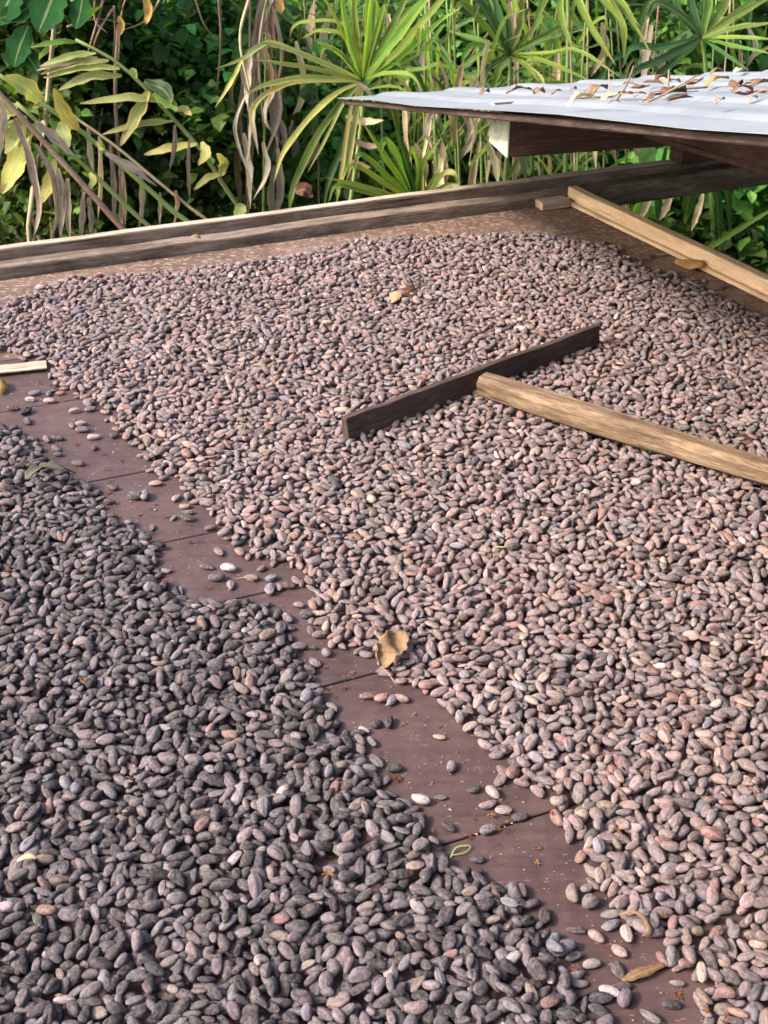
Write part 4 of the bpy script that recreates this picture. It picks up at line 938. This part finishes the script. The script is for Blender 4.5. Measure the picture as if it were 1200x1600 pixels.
for pts, w_, m, dY in [([c_,(1040,90),(965,122)],17,L_dark,-.4),([c_,(1030,75),(960,75)],16,L_dark,-.2),([c_,(1050,100),(1010,130)],14,L_dark,-.3),([c_,(1060,20),(1040,-30)],18,L_dark,.1),([c_,(1080,10),(1075,-40)],18,L_dark,.1),([c_,(1105,10),(1110,-40)],18,L_mid,.1),([c_,(1125,20),(1150,-30)],17,L_mid,.1),([c_,(1150,25),(1215,-10)],15,L_mid,0),([c_,(1150,45),(1215,35)],14,L_mid,-.2),([c_,(1150,60),(1215,62)],13,L_bright,-.3),([c_,(1140,72),(1210,85)],12,L_mid,-.3),([c_,(1070,30),(1000,-10)],16,L_dark,0),([c_,(1130,85),(1170,110)],12,L_dark,-.3)]:
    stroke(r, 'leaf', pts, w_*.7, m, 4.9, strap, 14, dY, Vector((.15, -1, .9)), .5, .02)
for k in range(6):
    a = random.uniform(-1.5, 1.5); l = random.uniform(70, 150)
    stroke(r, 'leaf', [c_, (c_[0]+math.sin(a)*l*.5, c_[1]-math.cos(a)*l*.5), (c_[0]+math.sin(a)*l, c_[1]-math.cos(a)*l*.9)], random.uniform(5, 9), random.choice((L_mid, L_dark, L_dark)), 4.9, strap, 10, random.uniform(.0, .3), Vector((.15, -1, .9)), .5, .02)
# cane clumps: upright stems with hanging dead leaves
gc = 'cane clumps behind the deck'
def canes(x0, x1, yb, Y, nstem, ndead, ngreen, label, ytop=-60, gm=(L_mid, L_dark, L_bright), seed=1, dm=(L_tan, L_tan, L_dead), yspan=(0, 330)):
    R_ = random.Random(seed); r = plant('cane_clump', (x0+x1)/2, yb, Y, label, 'plant', gc)
    for k in range(nstem):
        x = R_.uniform(x0, x1); d = R_.uniform(-35, 35)
        stem_px(r, 'stem', [(x+d, ytop), (x+d*.4, (ytop+yb)/2), (x, yb)], .003, R_.uniform(.005, .008), R_.choice((M_stemg, M_stemg, M_stemb)), Y+R_.uniform(-.15, .3), 0, 8)
    for k in range(ndead):
        x = R_.uniform(x0, x1); y = R_.uniform(*yspan); l = R_.uniform(60, 150)
        stroke(r, 'dead_leaf', [(x, y), (x+R_.uniform(-14, 14), y+l*.5), (x+R_.uniform(-18, 18), y+l)], R_.uniform(7, 15), R_.choice(dm), Y+R_.uniform(-.25, .1), ragged, 9, 0, Vector((R_.uniform(-.8, .8), -1, .2)), .5, .08, R_.uniform(-1.5, 1.5))
    for k in range(ngreen*3):
        x = R_.uniform(x0, x1); y = R_.uniform(yspan[0]+60, yspan[1]+30); a = R_.uniform(-1.0, 1.0); l = R_.uniform(90, 210)
        stroke(r, 'leaf', [(x, y), (x+math.sin(a)*l*.5, y-math.cos(a)*l*.5), (x+math.sin(a)*l*1.15, y-math.cos(a)*l*R_.uniform(.45, .95))], R_.uniform(3.5, 9), R_.choice(gm), Y+R_.uniform(-.1, .35), strap, 9, R_.uniform(-.2, .2), Vector((R_.uniform(-.5, .5), -1, .7)), .45, .02)
canes(372, 440, 330, 4.5, 3, 30, 0, 'withered brown canes and dead leaves left of the bright fan palm', seed=3, dm=(L_dead, L_brown, L_dead), yspan=(-20, 260))
canes(660, 770, 320, 4.3, 7, 22, 16, 'clump of green canes with tan dead leaves behind the roof\'s left tip', seed=4, yspan=(60, 230))
canes(590, 700, 330, 4.7, 5, 6, 16, 'green cane thicket right of the bright fan palm', seed=5)
canes(780, 930, 330, 4.8, 7, 12, 20, 'green and tan cane thicket behind the roof beam', seed=6, yspan=(-20, 300))
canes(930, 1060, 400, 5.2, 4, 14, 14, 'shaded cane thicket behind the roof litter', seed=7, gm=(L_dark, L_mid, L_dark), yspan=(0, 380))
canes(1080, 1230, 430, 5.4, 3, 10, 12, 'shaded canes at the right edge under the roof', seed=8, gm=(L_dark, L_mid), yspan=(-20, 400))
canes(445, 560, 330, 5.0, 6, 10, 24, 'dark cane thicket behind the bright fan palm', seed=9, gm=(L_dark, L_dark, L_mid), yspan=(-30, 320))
r = plant('strap_leaf_plant', 1060, 400, 4.6, 'dark drooping strap leaves seen below the shaded rail', 'plant', 'strap leaved plants behind the deck')
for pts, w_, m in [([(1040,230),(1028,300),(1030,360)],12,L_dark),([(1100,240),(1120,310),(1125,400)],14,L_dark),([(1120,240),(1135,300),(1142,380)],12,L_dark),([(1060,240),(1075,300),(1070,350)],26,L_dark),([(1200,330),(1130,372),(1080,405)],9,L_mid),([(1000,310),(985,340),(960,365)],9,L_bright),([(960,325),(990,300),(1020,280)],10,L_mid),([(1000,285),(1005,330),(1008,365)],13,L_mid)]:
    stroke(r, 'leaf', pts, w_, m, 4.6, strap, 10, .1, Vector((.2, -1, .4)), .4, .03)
for pts, w_ in [([(1015,290),(1010,320),(995,352)],12),([(1050,300),(1040,325),(1030,345)],12),([(1098,302),(1090,330),(1080,362)],11),([(985,280),(975,310),(978,340)],9)]:
    stroke(r, 'dead_leaf', pts, w_, L_tan, 4.55, ragged, 8, 0, fold=.5, wave=.08)
# leafy bushes: masses of small leaves on stems, up the bank
gb = 'leafy bushes on the bank'
def bush(px, py, Y, rx, rz, n, size, label, bright=1.0, seed=0):
    R_ = np.random.default_rng(seed); p = D(px, py, Y)
    root = empty('leafy_bush', Vector((p.x, Y, ground_h(p.x, Y))), label, 'bush', gb)
    cl_ = R_.normal(0, .42, (26, 3))*np.array([rx, rx*.8, rz])
    q = R_.integers(0, 26, n); ctr = cl_[q]+R_.normal(0, .13, (n, 3))*np.array([rx, rx, rz]); ctr[:, 2] = np.maximum(ctr[:, 2], root.location.z-p.z+.02)
    yaw = R_.uniform(0, 6.28, n); pit = R_.normal(-.35, .5, n); s = size*np.exp(R_.normal(0, .3, n))
    d = np.stack([np.cos(yaw)*np.cos(pit), np.sin(yaw)*np.cos(pit), np.sin(pit)], 1)
    sd_ = np.stack([-np.sin(yaw), np.cos(yaw), R_.normal(0, .3, n)], 1); up = np.cross(d, sd_)
    t = [(0, 0, 0), (.35, .42, .10), (.35, -.42, .10), (.7, .30, .06), (.7, -.30, .06), (1.0, 0, -.12), (.4, 0, 0), (.72, 0, -.03)]
    vs_ = np.stack([ctr+(d*a+sd_*b+up*c)*s[:, None] for a, b, c in t], 1)+np.array(p)
    F = [(0, 6, 1), (0, 2, 6), (1, 6, 7, 3), (6, 2, 4, 7), (3, 7, 5), (7, 4, 5)]
    fs_ = [tuple(i*8+k for k in f) for i in range(n) for f in F]
    me = mesh('foliage', vs_.reshape(-1, 3), fs_, L_bush, False)
    a = me.attributes.new('shade', 'FLOAT_COLOR', 'POINT'); tn = np.exp(R_.normal(.05, .5, (n, 1)))*bright*np.array([1, 1, 1])*np.exp(R_.normal(0, .15, (n, 3))*np.array([1, .3, .6]))
    a.data.foreach_set('color', np.concatenate([np.repeat(tn, 8, 0), np.ones((n*8, 1))], 1).astype(np.float32).ravel())
    o = link('foliage', me, root); o['kind'] = 'stuff'
    for k in range(4):
        e = Vector(cl_[k])+p
        tube('stem', catmull([Vector((p.x+R_.normal(0, .05), Y, root.location.z-.05)), (p+e)/2+Vector((R_.normal(0, .1), 0, -.1)), e], 8), .012, .004, M_stemb, root, 5)
BU = [(60,40,4.6,.55,.50,3600,.046,'dark leafy bush at the top left corner',.8),(180,120,5.0,.55,.55,4600,.040,'dark small leaved bush behind the arching green stalk',1.0),(300,60,5.3,.6,.5,4600,.038,'small leaved bush with light gaps left of the withered canes',1.35),(60,260,4.6,.5,.5,3400,.042,'shaded bush low behind the dead stalks',.7),(200,290,4.7,.5,.5,3600,.040,'shaded bush behind the leaning stalks\' feet',.7),(330,220,4.9,.5,.55,4000,.040,'dark bush between the stalks and withered canes',.85),(420,120,5.8,.6,.6,2400,.055,'dark bush behind the withered canes',1.15),(480,280,5.4,.5,.5,2200,.055,'low dark bush under the drooping palm blades',1.1),(600,100,6.0,.7,.6,2200,.065,'bush glimpsed behind the fan palm',1.2),(740,120,6.2,.7,.6,2200,.065,'green bush behind the cane clump',1.2),(860,250,5.8,.6,.5,2200,.055,'dark bush seen under the roof beam',.8),(900,60,6.4,.7,.6,2200,.06,'bush behind the hanging palm blades',.9),(1050,40,6.4,.8,.6,2200,.06,'bush behind the dark fan palm',.9),(1180,60,6.2,.7,.6,2200,.06,'bush at the top right corner',1.0),(1040,370,5.8,.6,.5,2400,.055,'dark bush low under the shaded rail',.9),(1150,330,5.2,.55,.5,2200,.075,'broad leaved green bush at the right edge under the roof',1.5),(1180,430,5.0,.5,.4,2000,.06,'low dark bush beyond the edge board at right',.9),(-60,150,4.9,.5,.6,2000,.055,'dark bush at the left edge behind the stalks',.7),(520,20,6.6,.8,.6,2400,.06,'far bush above the bright fan palm',1.1),(250,-20,6.4,.8,.6,2600,.055,'far bush at the top left of the picture',1.0),(700,260,5.6,.6,.5,2200,.055,'dark bush behind the tan hanging leaves',.9)]
for k, (x, y, Y, rx, rz, n, s, lab, br) in enumerate(BU): bush(x, y, Y, rx, rz, n, s, lab, br, 100+k)
# broad glossy leaves at the top left corner
r = plant('broad_leaf_plant', 60, 200, 4.1, 'broad glossy leaves hanging at the top left corner', 'plant')
stem_px(r, 'stem', [(100,-60),(85,40),(70,200)], .006, .009, M_stemb, 4.15)
for pts, w_, m in [([(90,-30),(75,15),(60,50)],52,L_shade),([(20,-20),(10,10),(-8,40)],46,L_shade),([(45,40),(30,75),(22,105)],36,L_shade),([(60,0),(30,20),(0,28)],34,L_shade),([(20,70),(45,90),(60,115)],26,L_shade),([(130,-10),(125,20),(118,45)],30,L_shade)]:
    stroke(r, 'leaf', pts, w_, m, 4.1, lance, 10, -.05, Vector((.1, -1, .8)), .25, .03)
tag(stroke(None, 'fallen_leaf', [(462,300),(475,296),(488,308)], 22, L_brown, 3.55, lance, 6, 0, fold=.4, wave=.15), 'pinkish brown dead leaf caught behind the rail under the palm', 'leaf')
# bare twigs standing in front of the left bushes
r = plant('bare_shrub', 240, 250, 4.3, 'bare tan twigs of a dry shrub above the arching green stalk', 'plant')
R_ = random.Random(21)
for pts, w_ in [([(170,-30),(150,40),(138,80)],.005),([(105,42),(150,30),(205,38)],.004),([(178,10),(180,50),(176,90)],.004),([(175,15),(150,60),(140,110)],.004),([(205,-20),(190,20),(185,95)],.003),([(260,-20),(230,30),(190,48)],.004),([(340,-30),(345,60),(338,160)],.005),([(300,-20),(320,40),(350,70)],.003),([(60,150),(95,140),(105,160)],.003),([(150,-20),(148,30),(168,52)],.003),([(395,-20),(375,60),(392,150)],.006),([(420,-20),(405,80),(412,200)],.005),([(130,250),(150,225),(160,170)],.004)]:
    stem_px(r, 'twig', pts, w_, w_*.5, M_stemb, 4.3, R_.uniform(-.1, .3), 12, False)
stem_px(r, 'stem', [(185,40),(180,150),(190,300)], .006, .008, M_stemb, 4.35)
for pts, w_ in [([(225,-10),(232,15),(228,38)],13),([(185,25),(190,40),(188,55)],10),([(430,-8),(437,8),(440,22)],12)]:
    stroke(r, 'dead_leaf', pts, w_, L_orange, 4.28, lance, 7, 0, fold=.4, wave=.1)
# flakes of dry pulp and skin on the heaps
fv, ff = [], []
for k in range(130):
    px_, py_ = rng.uniform(0, 1200), rng.uniform(390, 1600); p = G(px_, py_, .01); xy = np.array([[p.x, p.y]])
    if not (inside(RED, xy)[0] or inside(DARK, xy)[0]): continue
    p.z = surf_z(p)+.0006; a = rng.uniform(0, 6.28); L_ = rng.uniform(.0015, .0042)*(1.6 if rng.random() < .12 else 1); W_ = L_*rng.uniform(.2, .5)
    d = Vector((math.cos(a), math.sin(a), rng.normal(0, .25))); q_ = Vector((-math.sin(a), math.cos(a), rng.normal(0, .3))); n = len(fv)
    fv += [p-d*L_, p+q_*W_+ZZ*.0008, p-q_*W_, p+d*L_]; ff += [(n, n+2, n+1), (n+1, n+2, n+3)]
tag(link('husk_flakes', mesh('husk_flakes', fv, ff, M_crumb, False)), 'pale flakes of dry skin scattered over the beans', 'husk flakes', kind='stuff')
